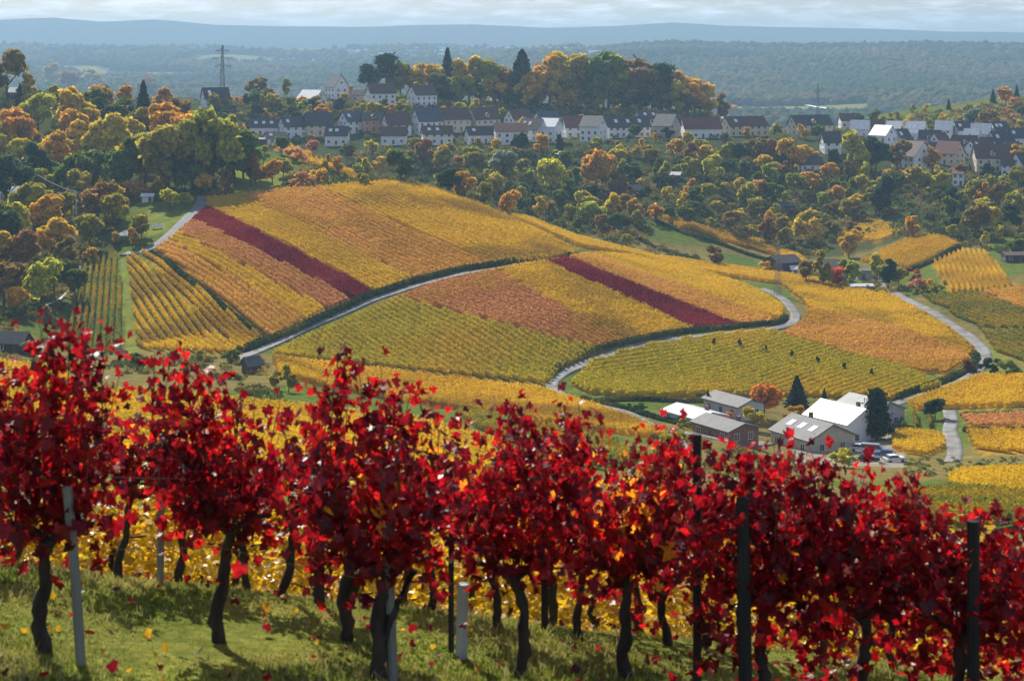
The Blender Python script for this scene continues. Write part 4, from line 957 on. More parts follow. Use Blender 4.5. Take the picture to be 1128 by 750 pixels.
# sheds and small buildings
def shed_(px, py, L, D, wh, rh, roof, wall, yaw, lab, ym=200, **k):
    p = P(px, py, ym); return house(p.x, p.y, L, D, wh, rh, roof, wall, R(yaw), lab, name=k.pop('name', 'shed'), chim=0, win=k.pop('win', True), floors=1, **k)
shed_(14, 388, 6.5, 4.5, 2.4, 1.8, 'dark', 'wood', -12, "dark gabled shed at left edge behind the red vines", 250)
shed_(277, 411, 3.0, 2.6, 2.0, 1.2, 'grey', 'wood', 40, "tiny wooden shed in the valley beneath the hill road")
shed_(862, 302, 10, 8, 4.5, 2.0, 'dark', 'wood', 30, "dark wooden barn behind the hill in the side valley", 480, name='barn')
shed_(878, 304, 5, 4, 2.6, .8, 'white', 'white', 10, "small white hut right of the dark barn", 480, name='hut')
shed_(922, 304, 9, 7, 3.2, 2.4, 'dark', 'grey', -20, "small gabled grey house in the side valley", 500, name='house')
shed_(955, 307, 8, 5, 3.0, .5, 'grey', 'grey', 5, "flat roofed grey shed in the side valley", 500)
shed_(948, 320, 7, 4, 1.6, .4, 'white', 'grey', 5, "low glass roofed cold frame beside the valley road", 500, name='greenhouse')
shed_(1116, 288, 7, 5, 2.4, .7, 'brown', 'wood', 5, "long brown shed at right edge behind the vine knoll", 600)
shed_(615, 176, 4, 4, 2.4, 1.2, 'white', 'wood', -30, "little garden hut with bright roof on the dark slope below the village", 650, name='hut')
shed_(700, 214, 7, 4, 2.2, 1.6, 'grey', 'wood', 50, "grey roofed garden shed on the slope below the long dark roofed house", 650)
shed_(745, 198, 4, 4, 2.2, 1.0, 'white', 'wood', -20, "little hut with bright roof between bushes on the slope", 650, name='hut')
shed_(935, 229, 8, 3.5, 2.0, .8, 'white', 'grey', 12, "greenhouse on the shaded slope above the side valley", 650, name='greenhouse')
shed_(865, 232, 8, 4, 2.2, 1.0, 'blue', 'wood', 6, "blue roofed garden shed on the shaded slope", 650)
shed_(20, 108, 7, 5, 2.6, 1.8, 'white', 'wood', -10, "dark hilltop hut with bright roof at upper left", 600, name='hut')
shed_(12, 220, 7, 5, 2.6, 1.5, 'white', 'white', 30, "small white house half hidden by trees at left edge", 380, name='house')
shed_(163, 222, 3.5, 2.5, 1.8, .6, 'white', 'white', 0, "small pale garden hut above the little lawn", 380, name='hut')
shed_(285, 158, 6, 3, 2.0, .4, 'grey', 'wood', 0, "low dark shed at the top of the narrow golden strip", 600)

# white party tent and box on the meadow by the upper road
p = P(138, 266, 380); o = empty("canopy_tent", p, 0, "small white peaked tent beside the upper left road", "tent")
tb = MB(); tb.v = [(-2.6,-2,2.0),(2.6,-2,2.0),(2.6,2,2.0),(-2.6,2,2.0),(0,0,3.4),(-2.6,-2,1.8),(2.6,-2,1.8),(2.6,2,1.8),(-2.6,2,1.8)]; tb.f = [(0,1,4),(1,2,4),(2,3,4),(3,0,4),(0,5,6,1),(1,6,7,2),(2,7,8,3),(3,8,5,0)]; tb.build("canopy", WALLS['white'], o)
for sx in (-2.5, 2.5):
    for sy in (-1.9, 1.9): MB().tube([(sx,sy,-.2),(sx,sy,1.95)], .06).build("leg", M['steel'], o)
p = P(173, 252, 380); o = empty("bench", p, 0, "white bench standing on the little lawn by the upper left road", "bench")
MB().box(-1.5,1.5,-.4,.4,.6,.75).build("seat", WALLS['white'], o); MB().box(-1.5,1.5,.35,.42,.8,1.5).build("backrest", WALLS['white'], o)
for sx in (-1.2, 1.2): MB().box(sx-.1,sx+.1,-.35,.35,-.1,.6).build("leg", WALLS['white'], o)

# far houses on the plain: a few pixels each
r = random.Random(9)
def fh(px, py, w, ym, d=None):
    p = P(px, py, ym); L = w*p.y/F; hd = 5; mb = MB(); mb.prism([(-L/2,-hd,-4),(-L/2,hd,-4),(-L/2,hd,9),(-L/2,0,13),(-L/2,-hd,9)], (L,0,0))
    return mb.build("distant_house", WALLS['white'], None, (p.x, p.y, p.z+3))
proto_fh = None
spots = [(r.uniform(385,560), r.uniform(58,68)) for _ in range(46)] + [(r.uniform(195,235), r.uniform(57,62)) for _ in range(8)]
for i, (a, b_) in enumerate(spots):
    p = P(a, b_, 4000)
    if proto_fh is None:
        mb = MB(); mb.prism([(-7,-5,-4),(-7,5,-4),(-7,5,8),(-7,0,12),(-7,-5,8)], (14,0,0)); proto_fh = o = mb.build("distant_house", WALLS['grey'])
    else: o = proto_fh.copy(); COL.objects.link(o)
    o.location = (p.x, p.y, p.z+6); o.scale = (r.uniform(.6,1.5),)*3; o.rotation_euler = (0,0,r.uniform(-.6,.6))
    tag(o, "tiny pale house of the hazy settlement on the far plain" if i < 46 else "tiny pale house on the hazy far ridge left of the pylon", "house", "houses of the far settlement on the plain" if i < 46 else "houses on the far ridge left of the pylon")
for px, py, w, lab in ((618,59,26,"long white building on the horizon above the hilltop trees"), (428,66,14,"bright hall in the hazy far settlement"), (655,63,14,"low pale building right of the long horizon building")):
    tag(fh(px, py, w, 4000), lab, "building")
xs = []
V = MB(); pts = [P(860+i*7.5, 108+i*1.7, 2400) for i in range(9)]
# far country road in the valley beyond the village
q = np.array([(p.x, p.y) for p in [P(862,110,2400),P(880,115,2400),P(900,119,2400),P(925,124,2400)]]); s = np.linspace(0,3,40); q = np.column_stack([np.interp(s, range(4), q[:,0]), np.interp(s, range(4), q[:,1])])
tn = np.gradient(q, axis=0); tn /= np.hypot(tn[:,0], tn[:,1])[:,None]; nr = np.stack([-tn[:,1], tn[:,0]], 1); Vr = []
for k in (-14, 14): pp = q+nr*k*[.25,1]; Vr.append(np.column_stack([pp, zat(pp[:,0], pp[:,1])+1.5]))
Vr = np.stack(Vr, 1).reshape(-1, 3); a = np.arange(39)*2
tag(link("road", mesh_np("road", Vr, np.stack([a, a+1, a+3, a+2], 1), [WALLS['white']])), "pale country road in the hazy valley beyond the village", "road", kind="structure")

# ------------------------------------------------------------------ pylons and poles
def pylon(p, H, lab, arms=3, wb=2.6, armw=5.5, t=.14, name="pylon"):
    o = empty(name, p, .35, lab, "pylon" if name == "pylon" else "mast"); mb = MB(); n = 12
    def wd(f): return wb*(1-f)**1.1+.35
    for i in range(n):
        f0, f1 = i/n, (i+1)/n; a, b_ = wd(f0), wd(f1); z0, z1 = -1+f0*(H+1), -1+f1*(H+1)
        C0 = [(-a,-a,z0),(a,-a,z0),(a,a,z0),(-a,a,z0)]; C1 = [(-b_,-b_,z1),(b_,-b_,z1),(b_,b_,z1),(-b_,b_,z1)]
        for k in range(4):
            mb.tube([C0[k], C1[k]], t, 4); mb.tube([C0[k], C1[(k+1)%4]], t*.55, 4); mb.tube([C0[(k+1)%4], C1[k]], t*.55, 4); mb.tube([C1[k], C1[(k+1)%4]], t*.55, 4)
    mb.build("mast", M['steel'], o)
    for i in range(arms):
        z = H*(.62+.14*i); w_ = armw*(1.0, 1.25, .8)[i%3]
        am = MB(); am.tube([(-w_,0,z),(0,0,z+1.1),(w_,0,z)], t*.9, 4).tube([(-w_,0,z),(w_,0,z)], t*.9, 4); a_ = am.build("cross_arm", M['steel'], o)
        for sx in (-1, -.55, .55, 1): MB().tube([(sx*w_,0,z),(sx*w_,0,z-1.6)], .12, 5).build("insulator", M['steel'], a_)
    return o
p = P(245,118,1000); Yp = 1010; pz = zat((245-CX)/F*Yp, Yp); pp = Vector(((245-CX)/F*Yp, Yp, float(pz))); Hp = -(50-HY)/F*Yp - pp.z
pylon(pp, Hp, "tall lattice power pylon rising behind the first village house", wb=1.15, armw=4.6, t=.13)
Yp = 1500; x_ = (901-CX)/F*Yp; z_ = float(zat(x_, Yp)); pylon(Vector((x_, Yp, z_)), -(92-HY)/F*Yp-z_, "distant hazy lattice pylon in the valley beyond the village", wb=1.3, armw=6, t=.16)
p = P(857,325,400); pylon(p, 57*p.y/F, "slender lattice mast standing in the golden field behind the road bend", arms=1, wb=.55, armw=1.2, t=.06, name="lattice_mast")
def pole(px, py, hpx, ym, lab, r_=.14, mk='bark', H=None):
    p = P(px, py, ym); h = hpx*p.y/F; o = empty("utility_pole", p, 0, lab, "utility pole"); MB().tube([(0,0,-.5),(0,0,h)], [r_, r_*.7], 7).build("pole", M[mk], o)
    a = MB().box(-.7,.7,-.06,.06,h-.7,h-.55).build("cross_arm", M[mk], o)
    for sx in (-.6, .6): MB().tube([(sx,0,h-.55),(sx,0,h-.35)], .05, 6).build("insulator", M['frame'], a)
    return Vector((p.x, p.y, p.z+h-.4))
M['palewood'] = mat_pbr("pale_concrete_pole", (.5,.5,.48), rough=.8)
pole(313,122,30,880,"thin wooden pole right of the tall pylon", .16)
a1 = pole(84,266,56,380,"pale utility pole among the trees at left", .16, 'palewood')
def cable(a, b_, sag, lab, r_=.05):
    pts = [a.lerp(b_, i/24) - Vector((0,0,sag*4*(i/24)*(1-i/24))) for i in range(25)]
    tag(MB().tube(pts, r_, 5).build("cable", M['palewood']), lab, "cable")
xy = smooth_line([(90,281),(89,292),(85,306),(77,320),(66,330),(50,337)], 350, .8); tn = np.gradient(xy, axis=0); tn /= np.hypot(tn[:,0], tn[:,1])[:,None]; nr = np.stack([-tn[:,1], tn[:,0]], 1)
Vr = np.stack([np.column_stack([xy+nr*k, zat(*(xy+nr*k).T)+.25]) for k in (-.35, .35)], 1).reshape(-1, 3); a = np.arange(len(xy)-1)*2
tag(link("path", mesh_np("path", Vr, np.stack([a, a+1, a+3, a+2], 1), [M['palewood']])), "thin pale path winding down through the wood at left", "path", kind="structure")
b0 = P(12,196,380); cable(a1, Vector((b0.x,b0.y,b0.z+9)), 2, "pale cable running left from the utility pole", .05)

# ------------------------------------------------------------------ cars at the farm
CARP = {'white': mat_pbr("white_car_paint", (.75,.76,.77), rough=.25, spec=.6), 'silver': mat_pbr("silver_car_paint", (.42,.44,.46), rough=.25, metal=.5), 'dark': mat_pbr("dark_car_paint", (.03,.035,.045), rough=.2, spec=.6), 'blue': mat_pbr("blue_car_paint", (.05,.10,.2), rough=.25, spec=.6)}
M['tyre'] = mat_pbr("tyre_rubber", (.02,.02,.02), rough=.9); M['rim'] = mat_pbr("wheel_rim", (.4,.4,.4), rough=.3, metal=.8); M['lampg'] = mat_pbr("headlight_glass", (.8,.8,.78), rough=.1)
def car(px, py, col_, yaw, lab, van=False, ym=200):
    p = P(px, py, ym); o = empty("van" if van else "car", p+Vector((0,0,.02)), R(yaw), lab, "van" if van else "car")
    sil = [(-2.1,.35),(2.1,.35),(2.15,.75),(2.0,.95),(1.0,1.02),(-1.6,1.02),(-2.1,.95)] if not van else [(-2.4,.35),(2.4,.35),(2.45,.95),(1.9,1.25),(-2.4,1.3)]
    MB().prism([(a, -.88, b_) for a, b_ in sil], (0,1.76,0)).build("body", CARP[col_], o)
    cab = [(-1.75,1.02),(.95,1.02),(.35,1.42),(-1.3,1.45)] if not van else [(-2.35,1.31),(1.85,1.26),(1.2,2.0),(-2.35,2.05)]
    MB().prism([(a, -.76, b_) for a, b_ in cab], (0,1.52,0)).build("cabin_glass", M['pane'], o)
    MB().box(cab[3][0]-.03, cab[2][0]+.03, -.74, .74, cab[2][1]+.01, cab[3][1]+.06).build("roof", CARP[col_], o)
    for sx in (-1.35, 1.35):
        for sy in (-.86, .86):
            w_ = MB().tube([(sx,sy-.11,.33),(sx,sy+.11,.33)], .33, 14).build("wheel", M['tyre'], o); MB().tube([(sx,sy-.125,.33),(sx,sy+.125,.33)], .19, 10).build("rim", M['rim'], w_)
    for sy in (-.6, .6): MB().box(2.1,2.2,sy-.18,sy+.18,.65,.8).build("headlight", M['lampg'], o)
car(948,497,'white',-15,"white car parked left of the silver van beside the white farmhouse")
car(962,500,'silver',-20,"silver van parked between the white and blue cars by the farm", True)
car(975,503,'blue',160,"blue car parked right of the silver van by the farm")
car(957,508,'dark',-10,"dark car parked below the silver van by the farm")
car(985,509,'white',20,"white car parked farthest right of the farm cars")
car(863,478,'dark',60,"dark car standing left of the corrugated farmhouse")
# ------------------------------------------------------------------ foreground vines
M['redleaf'] = None
def mat_redleaf(name, stops, trans, tb):
    m, nt, out = nodes(name)
    at = nt.nodes.new("ShaderNodeAttribute"); at.attribute_name = "leaf_tone"
    cr = nt.nodes.new("ShaderNodeValToRGB"); e = cr.color_ramp.elements
    e[0].position = stops[0][0]; e[0].color = c4(stops[0][1]); e[1].position = stops[-1][0]; e[1].color = c4(stops[-1][1])
    for p_, c in stops[1:-1]: k = e.new(p_); k.color = c4(c)
    nt.links.new(at.outputs["Fac"], cr.inputs[0])
    f = noise_fac(nt, 38.0, 3.0, .3, .7); colr = mix(nt, 1.0, cr.outputs[0], mix(nt, f, (.7,.6,.6), (1.2,1.2,1.15)), 'MULTIPLY')
    b = N(nt, "ShaderNodeBsdfPrincipled", Roughness=.42); b.inputs["Specular IOR Level"].default_value = .55; nt.links.new(colr, b.inputs["Base Color"])
    t = nt.nodes.new("ShaderNodeBsdfTranslucent"); nt.links.new(mix(nt, 1.0, colr, tb, 'MULTIPLY'), t.inputs[0])
    ms = N(nt, "ShaderNodeMixShader"); ms.inputs[0].default_value = trans; nt.links.new(b.outputs[0], ms.inputs[1]); nt.links.new(t.outputs[0], ms.inputs[2]); nt.links.new(ms.outputs[0], out.inputs[0]); return m
M['redleaf'] = mat_redleaf("red_vine_leaf", [(0, (.035,.003,.009)), (.36, (.13,.004,.014)), (.70, (.31,.006,.015)), (.90, (.52,.020,.018)), (.93, (.72,.36,.02)), (1, (.75,.42,.03))], .58, (1.75,1.2,1.1))
M['goldleaf'] = mat_redleaf("golden_vine_leaf", [(0, (.38,.24,.015)), (.5, (.66,.40,.02)), (.85, (.72,.50,.03)), (1, (.35,.30,.03))], .5, (1.25,1.25,1.1))
M['vinebark'] = mat_pbr("shaggy_vine_bark", (.028,.022,.018), (.065,.052,.042), 14.0, rough=.95, bump=.9, bscale=45, stretch=(1,1,.25))
M['cane'] = mat_pbr("vine_cane", (.16,.08,.045), (.09,.05,.03), 10, rough=.8)
M['stake'] = mat_pbr("grey_wooden_stake", (.16,.17,.15), (.26,.27,.24), 6, rough=.85, bump=.4, bscale=30, stretch=(1,1,.15))
M['darkpost'] = mat_pbr("dark_wooden_post", (.018,.018,.018), (.04,.038,.035), 6, rough=.85, bump=.5, bscale=30, stretch=(1,1,.15))
M['tubem'] = mat_pbr("pale_plastic_tube", (.42,.47,.48), (.34,.38,.4), 3, rough=.5)
M['wire'] = mat_pbr("trellis_wire", (.22,.22,.21), rough=.5, metal=.4)

# leaf outline: five lobed, folded along the midrib
LO = []
for a, rr in [(-90,.10),(-62,.62),(-40,.70),(-18,.55),(2,.80),(22,.92),(40,.66),(62,.80),(78,.98),(90,1.12)]: LO.append((math.cos(R(a))*rr, math.sin(R(a))*rr))
LO = LO + [(-x_, y_) for x_, y_ in LO[-2:0:-1]]
LO = np.array(LO); LN = len(LO)
LV = np.column_stack([LO[:,0], LO[:,1], .22*np.abs(LO[:,0])-.10*LO[:,1]**2+.05*np.sin(LO[:,0]*9)])
LV = np.concatenate([[[0, .1, -.05]], LV])
LF = np.array([[0, 1+i, 1+(i+1) % LN] for i in range(LN)])
# cheaper leaf for rows further away
LV2 = np.array([(0,0,-.05),(-.55,-.35,.1),(0,-.15,0),(.55,-.35,.1),(.85,.25,.16),(.45,.55,.05),(0,1.05,-.1),(-.45,.55,.05),(-.85,.25,.16)]); LF2 = np.array([[0,1,2],[0,2,3],[0,3,4],[0,4,5],[0,5,6],[0,6,7],[0,7,8],[0,8,1]])

def leaves_mesh(C, size, tone, mat, rng, full=True, droop=.5):
    lv, lf = (LV, LF) if full else (LV2, LF2)
    n = len(C)
    # leaf axes: tip hangs down and outward, face turned any way, mostly up/outward
    tip = rng.normal(size=(n, 3))*.75; tip[:,2] -= droop*1.2; tip /= np.linalg.norm(tip, axis=1)[:,None]
    nr = rng.normal(size=(n, 3)); nr[:,2] += .55; nr -= tip*(nr*tip).sum(1)[:,None]; nr /= np.linalg.norm(nr, axis=1)[:,None]
    sd_ = np.cross(tip, nr); curl = 1+rng.normal(0, .9, n)
    q = lv[None]*np.stack([1+rng.normal(0,.12,n), 1+rng.normal(0,.12,n), curl], 1)[:,None,:]
    V = C[:,None,:] + (q[:,:,0:1]*sd_[:,None,:] + q[:,:,1:2]*tip[:,None,:] + q[:,:,2:3]*nr[:,None,:])*(np.asarray(size)*.5)[:,None,None]
    Fc = (lf[None]+(np.arange(n)*len(lv))[:,None,None]).reshape(-1, 3)
    me = mesh_np("foliage", V.reshape(-1, 3), Fc, [mat], smooth=False)
    ca = me.attributes.new("leaf_tone", 'FLOAT', 'POINT'); ca.data.foreach_set("value", np.clip(np.where(np.repeat(tone, len(lv)) > .9, np.repeat(tone, len(lv)), np.minimum(np.repeat(tone, len(lv))+rng.normal(0, .10, n*len(lv)), .89)), 0, 1).astype(np.float32))
    return me

def trunk_geo(r, H, bend, rad=.042, fork=False):
    mb = MB(); n = 18; pts = []; rd = []
    ph = r.uniform(0, 6); 
    for i in range(n):
        f = i/(n-1); z = -.06+f*(H+.06)
        pts.append((bend*(f**1.3)+.028*math.sin(f*5+ph)*(f > .05), .03*math.cos(f*4.3+ph)+r.uniform(-.006,.006), z)); pts[-1] = (pts[-1][0]+r.uniform(-.009,.009)+.010*math.sin(f*14+ph*2), pts[-1][1], z); rd.append(rad*(1.45 if i == 0 else 1.15-.35*f+r.uniform(-.14,.2)))
    rd[-1] *= 1.5; mb.tube(pts, rd, 10); mb.v = [(a+r.gauss(0,.0035), b+r.gauss(0,.0035), c) for a, b, c in mb.v]
    hx, hy, hz = pts[-1]
    for s in (-1, 1): mb.tube([(hx,hy,hz-.03),(hx+s*.14,hy,hz+.07),(hx+s*.30,hy+r.uniform(-.03,.03),hz+.10)], [rad*.85,rad*.5,rad*.28], 7)
    if fork: mb.tube([pts[6],(pts[3][0]+.10,0,H*.65),(pts[3][0]+.24,.02,H+.02)], [rad*.9,rad*.8,rad*.7], 8)
    return mb, (hx, hy, hz)

def big_vine(px, Y, by, top_pts, seed, kind, label, group, dens=1.0, bend=.0, fork=False, spread=.56, yellow=0.0, bot=.62, skirt=45):
    """vine with trunk, canes and foliage. top_pts: function px -> photo row of the canopy top at this depth"""
    r = random.Random(seed); rng = np.random.default_rng(seed)
    x = (px-CX)/F*Y; z0 = float(zat(x, Y))
    o = empty("grape_vine", (x, Y, z0), 0, label, "grape vine", group)
    H = r.uniform(.72, .80); tb, hd = trunk_geo(r, H, bend, (r.uniform(.038,.047) if Y < 14 else r.uniform(.028,.036)), fork)
    tb.build("trunk", M['vinebark'], o, smooth=True)
    cn = MB(); C = []; S = []
    nsh = int(13*dens)
    for k in range(nsh):
        sx = -spread+2*spread*(k+r.uniform(.2,.8))/nsh; wx = x+sx
        pxk = CX+F*wx/Y; topz = -(top_pts(pxk)-HY)/F*Y - z0
        topz += r.uniform(-.28, .05) if k % 3 else r.uniform(-.03, .10)
        base = Vector((sx*.62+hd[0]*.4, hd[1]+r.uniform(-.04,.04), hd[2]+.08)); L = max(topz-base.z, .3)
        a = Vector((sx+r.uniform(-.10,.10), r.uniform(-.14,.14), base.z+L*.5)); tp = Vector((sx+r.uniform(-.08,.12), r.uniform(-.12,.12), topz))
        pts = [base, base.lerp(a, .5)+Vector((0,0,.03)), a, a.lerp(tp, .5)+Vector((r.uniform(-.04,.04),0,0)), tp]; cn.tube(pts, [.007,.006,.005,.004,.002], 5)
        nl = int(L/.0185)
        for j in range(nl):
            f = (j+rng.random())/nl; fi = f*4; i0 = min(int(fi), 3); p_ = pts[i0].lerp(pts[i0+1], fi-i0)
            sp = .145*(1-f*.62)+.018; q = Vector((rng.normal()*sp, rng.normal()*sp*1.1, rng.normal()*.06-.02)); C.append(tuple(p_+q)); S.append((.130-.042*f)*(.62+.62*rng.random()))
    # hanging skirt below the cordon
    for j in range(int(skirt*dens*1.3)):
        sx = rng.uniform(-spread, spread); C.append((sx, rng.normal()*.12, bot+.22+rng.normal()*(.14 if skirt < 60 else .22))); S.append(.115*(.6+.6*rng.random()))
    cn.build("canes", M['cane'], o, smooth=True)
    C = np.array(C); S = np.array(S); n = len(C)
    tone = np.clip(rng.beta(2.2, 1.6, n)*.86+.10*np.sin(C[:,0]*7+C[:,2]*5+seed), 0, .89)
    if yellow > 0:
        hot = np.exp(-((C[:,0]-.05)**2/.08+(C[:,2]-1.15)**2/.16)); tone = np.where(rng.random(n) < yellow*hot, .96, tone)
    if kind == 'gold': tone = rng.random(n)
    link("foliage", leaves_mesh(C, S, tone, M['redleaf'] if kind == 'red' else M['goldleaf'], rng, True), o)
    return o
TOP1 = [(-200,400),(-60,400),(0,432),(18,398),(35,362),(70,352),(100,362),(128,372),(140,440),(152,512),(162,430),(172,382),(200,396),(240,402),(258,410),(272,455),(286,515),(300,430),(325,402),(350,420),(372,384),(392,412),(405,420),(425,402),(445,415),(470,428),(500,432),(518,470),(532,530),(546,455),(575,436),(610,440),(630,455),(650,485),(670,565),(688,500),(715,472),(745,482),(765,476),(790,492),(820,500),(850,486),(875,488),(900,500),(930,508),(955,520),(980,508),(1000,524),(1018,560),(1035,585),(1055,562),(1075,556),(1100,568),(1128,574),(1250,600),(1400,640)]
TA = np.array(TOP1, float)
def top1(px): return float(np.interp(px, TA[:,0], TA[:,1]))
def top2(px): return top1(px+12*math.sin(px*.05))+(72 if px < 560 else 38)+18*math.sin(px*.043)
V1 = [(-112,12.2,"past the left edge",0),(50,11.9,"first at left beside a leaning stake",-.02),(243,12.9,"second from left",.03),(412,12.2,"third from left, bent against a stake",.10),(575,12.8,"fourth from left",-.03),(692,13.2,"fifth, with some yellow leaves",-.05),
      (838,12.6,"sixth, beside the thick post",.04),(950,12.6,"seventh, between two dark posts",.0),(1062,12.6,"eighth, behind the right post",-.03),(1180,12.6,"last, at the right edge",.02)]
for i, (px, Y, lb, bd) in enumerate(V1):
    if px < -60: lb = "cut off by the left edge"
    big_vine(px, Y, 0, top1, 300+i, 'red', "red leaved grape vine of the front row, " + lb, "red grape vines of the front row", 1.35 if 0 < px < 1150 else 1.1, bd, i == 3, .44, .32 if i == 5 else (.08 if i in (3, 4) else .02), .34 if px > 760 else .58, 110 if px > 760 else 45)
V2 = [-30,20,134,200,268,316,382,446,475,545,606,640,700,735,815,905,985,1075,1165]
Y2 = [14.6,15.3,14.7,14.9,15.5,14.45,13.3,15.4,15.0,14.3,15.4,14.2,15.4,14.5,14.5,14.5,14.5,14.5,14.5]
for i, px in enumerate(V2):
    big_vine(px, Y2[i], 0, top2, 400+i, 'red', "red leaved grape vine of the second row, %s from left" % ORD[i], "red grape vines of the second row", .55 if i in (1,4,7,10,12) else .8, random.Random(i).uniform(-.06,.06), i == 6, .36, .30 if i in (10, 11, 12) else .05, .60 if px < 700 else .38, 45 if px < 700 else 110)
# golden rows further down the slope: three sorts copied along the rows
def gold_proto(seed):
    r = random.Random(seed); rng = np.random.default_rng(seed); tb, hd = trunk_geo(r, .62, r.uniform(-.06,.06), .036); tm = tb.mesh("trunk", M['vinebark'], True)
    n = 620; C = np.column_stack([rng.uniform(-.62,.62,n), rng.normal(0,.17,n), .34+1.38*rng.random(n)**.9]); C[:,2] += .12*np.sin(C[:,0]*6+seed)*C[:,2]
    return tm, leaves_mesh(C, .125*(.7+.6*rng.random(n)), rng.random(n), M['goldleaf'], rng, False)
GP = [gold_proto(500+i) for i in range(4)]
for k, Y in enumerate((17.4, 20.2, 23.5)):
    n = int((1128/F*Y+3)/1.15)+1
    for i in range(n):
        x = -CX/F*Y-1.2+i*1.15; tm, fm = GP[(i*3+k) % 4]
        o = empty("grape_vine", (x, Y, float(zat(x, Y))), 0, "golden leaved grape vine in the %s golden row behind the red vines" % ORD[k], "grape vine", "golden grape vines of the %s row behind the red ones" % ORD[k])
        o.scale = (1, 1, .74+.07*math.sin(i*2.3+k)); link("trunk", tm, o); link("foliage", fm, o)

# stakes, posts and wires
def stake(px0, pxt, Y, top_h, rad, mk, lab, name="stake", ytop=0.0, sides=8, base_dz=0.0):
    x = (px0-CX)/F*Y; z0 = float(zat(x, Y)); dx = (pxt-px0)/F*Y
    o = MB().tube([(0,0,-.25),(dx*.5,ytop*.5,top_h*.5),(dx,ytop,top_h)], [rad,rad*.97,rad*.94], sides).build(name, M[mk], None, (x, Y, z0), smooth=False)
    tag(o, lab, name.replace('_', ' ')); return o
stake(92, 74, 11.7, 1.15, .034, 'stake', "leaning grey wooden stake right of the first red vine")
stake(434, 424, 12.2, 1.45, .036, 'stake', "tall grey stake right behind the bent trunk of the third red vine")
stake(508, 510, 13.2, .54, .044, 'tubem', "short pale plastic tube standing in the grass between third and fourth red vine", "planting_tube", sides=12)
stake(497, 497, 13.3, .9, .022, 'darkpost', "thin dark stake directly left of the pale tube")
stake(768, 768, 12.9, 1.84, .032, 'darkpost', "slim dark post rising above the vines right of the yellow leaves", "post")
stake(822, 818, 12.4, 1.5, .048, 'darkpost', "thick dark wooden post in the right half of the front row", "post")
stake(1072, 1072, 12.4, 1.52, .046, 'darkpost', "dark wooden post near the right edge of the front row", "post")
stake(352, 350, 14.4, 1.3, .045, 'darkpost', "dark post of the second row between the second and third red vine", "post")
stake(176, 179, 14.6, 1.2, .03, 'stake', "thin grey stake of the second row behind the second red vine")
stake(600, 600, 14.5, 1.3, .03, 'darkpost', "thin dark stake of the second row right of the fourth red vine")
WR1 = np.array([(-300,12.2),(50,11.9),(243,12.9),(412,12.2),(575,12.8),(692,13.2),(838,12.6),(950,12.6),(1400,12.6)]); WR1[:,1] += .03
for j, (Y, hz, lab) in enumerate(((12.8,.66,"lower trellis wire of the front vine row"),(12.8,1.15,"middle trellis wire of the front vine row"),(12.8,1.55,"upper trellis wire of the front vine row"),(14.75,.68,"lower trellis wire of the second vine row"),(14.75,1.2,"upper trellis wire of the second vine row"))):
    pxs = np.linspace(-100, 1230, 60); ys = np.interp(pxs, WR1[:,0], WR1[:,1]) if Y < 14 else np.full(60, Y); pts = [((q-CX)/F*yy, yy, float(zat((q-CX)/F*yy, yy))+hz) for q, yy in zip(pxs, ys)]
    tag(MB().tube(pts, .0022, 5).build("trellis_wire", M['wire']), lab, "wire")

# ------------------------------------------------------------------ grass, weeds and fallen leaves
def grass(n, y0, y1, hh, label, seed, mk, wd=.007, pxr=(-90,1220)):
    r = np.random.default_rng(seed); Y = y0+(y1-y0)*r.random(n)**1.15; x = (r.uniform(*pxr, n)-CX)/F*Y
    k = snoise(x, Y, 1/.5, 71); keep = r.random(n) < np.clip(.72+.35*k, .42, 1); x, Y, k = x[keep], Y[keep], k[keep]; n = len(x)
    z = zat(x, Y); h = hh*(.45+.8*r.random(n))*np.clip(1+.5*k, .4, 1.6); a = r.random(n)*6.28; w_ = wd*(.6+.8*r.random(n))
    e = np.column_stack([np.cos(a), np.sin(a), np.zeros(n)])*w_[:,None]; ln = r.normal(0, .38, (n, 2))*h[:,None]
    B = np.column_stack([x, Y, z-.005]); Mi = B+np.column_stack([ln*.35, h*.6]); T = B+np.column_stack([ln, h*.93])
    V = np.stack([B-e, B+e, Mi-e*.8, Mi+e*.8, T], 1).reshape(-1, 3); b_ = np.arange(n)*5
    me = mesh_np("grass", V, [np.stack([b_, b_+1, b_+3, b_+2], 1), np.stack([b_+2, b_+3, b_+4], 1)], [M[mk]])
    tag(link("grass", me), label, "grass", kind="stuff")
M['grass'] = mat_leaf("grass_blade", (.24,.29,.04), (.13,.19,.03), (.40,.36,.10), 5.0, .9, trans=.4)
M['drygrass'] = mat_leaf("dry_grass_blade", (.48,.42,.18), (.34,.30,.10), None, 6.0, trans=.35)
grass(190000, 8.6, 17.5, .030, "short green grass under the foreground vines", 81, 'grass')
grass(16000, 10.2, 16.0, .075, "taller tufts of dry grass under the foreground vines", 82, 'drygrass', .004)
rng = np.random.default_rng(90)
for n, tone0, mk, lab in ((380, None, 'redleaf', "fallen dark red vine leaves scattered on the grass"), (150, 'g', 'goldleaf', "fallen yellow vine leaves scattered on the grass")):
    Y = rng.uniform(9.5, 16.5, n); x = (rng.uniform(-60, 1190, n)-CX)/F*Y; C = np.column_stack([x, Y, zat(x, Y)+.035+.02*rng.random(n)])
    me = leaves_mesh(C, .085*(.6+.7*rng.random(n)), rng.random(n)*.6, M[mk], rng, False, droop=0); me.name = "fallen_leaves"
    tag(link("fallen_leaves", me), lab, "leaves", kind="stuff")
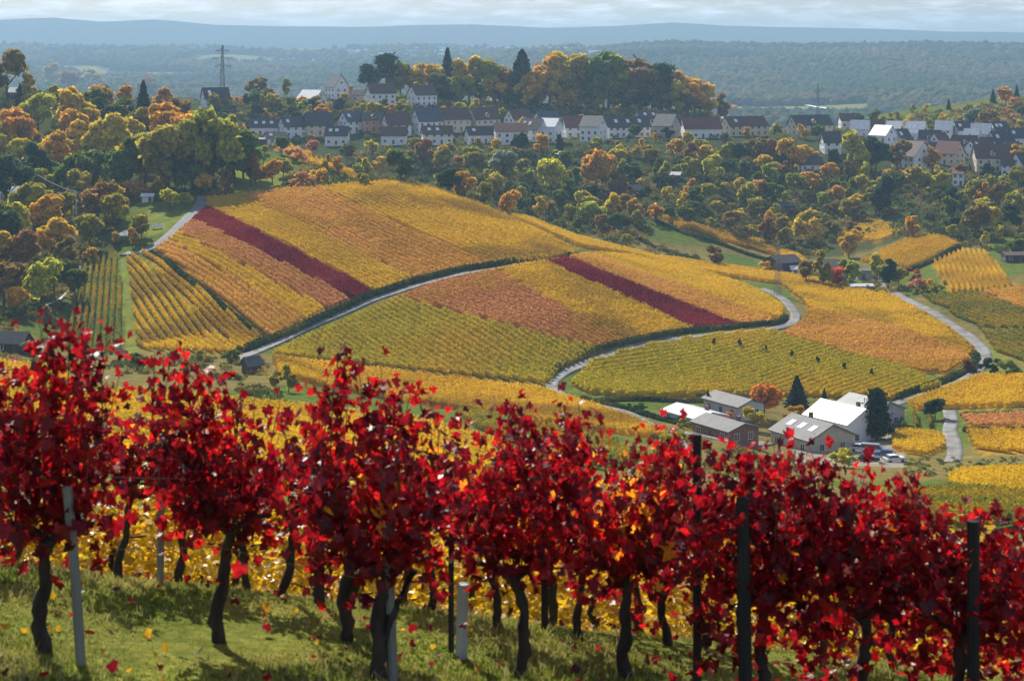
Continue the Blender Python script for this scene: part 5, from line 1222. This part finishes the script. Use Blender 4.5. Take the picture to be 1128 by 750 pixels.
# ------------------------------------------------------------------ haze
b = MB().box(-9000, 9000, -60, 11800, -172, 122)
m, nt, out = nodes("haze_air")
pv = N(nt, "ShaderNodeVolumePrincipled"); pv.inputs["Color"].default_value = (.40, .63, .84, 1); pv.inputs["Density"].default_value = .000135
pv.inputs["Anisotropy"].default_value = .2
nt.links.new(pv.outputs[0], out.inputs["Volume"])
tag(b.build("haze", m), "pale blue haze lying over the valley", "haze", kind="stuff")

# ------------------------------------------------------------------ sun and sky
SUN_EL, SUN_AZ = R(38), R(-22)          # azimuth from +Y, negative to the left
sd = Vector((math.sin(SUN_AZ)*math.cos(SUN_EL), math.cos(SUN_AZ)*math.cos(SUN_EL), math.sin(SUN_EL)))
sl = bpy.data.lights.new("sun", 'SUN'); sl.energy = 5.0; sl.angle = R(.55); sl.color = (1, .93, .82)
so = bpy.data.objects.new("sun", sl); COL.objects.link(so); so.rotation_euler = sd.to_track_quat('Z', 'Y').to_euler(); so.location = (0, 0, 60)
w = bpy.data.worlds.new("World"); scn.world = w; w.use_nodes = True; nt = w.node_tree; nt.nodes.clear()
wo = nt.nodes.new("ShaderNodeOutputWorld"); bg = N(nt, "ShaderNodeBackground", Strength=.065)
sky = nt.nodes.new("ShaderNodeTexSky"); sky.sky_type = 'NISHITA'; sky.sun_disc = False; sky.sun_elevation = SUN_EL; sky.sun_rotation = SUN_AZ
sky.air_density = 1.0; sky.dust_density = .6; sky.ozone_density = 1.5
tc = nt.nodes.new("ShaderNodeTexCoord"); mp = N(nt, "ShaderNodeMapping"); mp.inputs["Scale"].default_value = (34, 34, 230)
nt.links.new(tc.outputs["Generated"], mp.inputs[0])
f = noise_fac(nt, 1.0, 6.0, .45, .72, mp.outputs[0], .6)
fm = N(nt, "ShaderNodeMath", operation='MULTIPLY'); fm.inputs[1].default_value = .62; nt.links.new(f, fm.inputs[0])
tint = mix(nt, 1.0, sky.outputs[0], (.78, .86, 1.08), 'MULTIPLY')
cl = mix(nt, fm.outputs[0], tint, (17.5, 18.6, 21.5))
nt.links.new(cl, bg.inputs[0]); nt.links.new(bg.outputs[0], wo.inputs[0])

scn.render.engine = 'CYCLES'
scn.view_settings.view_transform = 'Standard'; scn.view_settings.look = 'None'; scn.view_settings.gamma = 1
scn.view_settings.exposure = 0.55
cy = scn.cycles
cy.max_bounces = 5; cy.diffuse_bounces = 2; cy.glossy_bounces = 2; cy.transmission_bounces = 3; cy.volume_bounces = 0; cy.transparent_max_bounces = 6
cy.use_adaptive_sampling = True; cy.adaptive_threshold = .015
cy.use_denoising = True
try: cy.denoiser = 'OPENIMAGEDENOISE'; cy.denoising_prefilter = 'ACCURATE'
except Exception: pass
cy.sample_clamp_indirect = 6.0
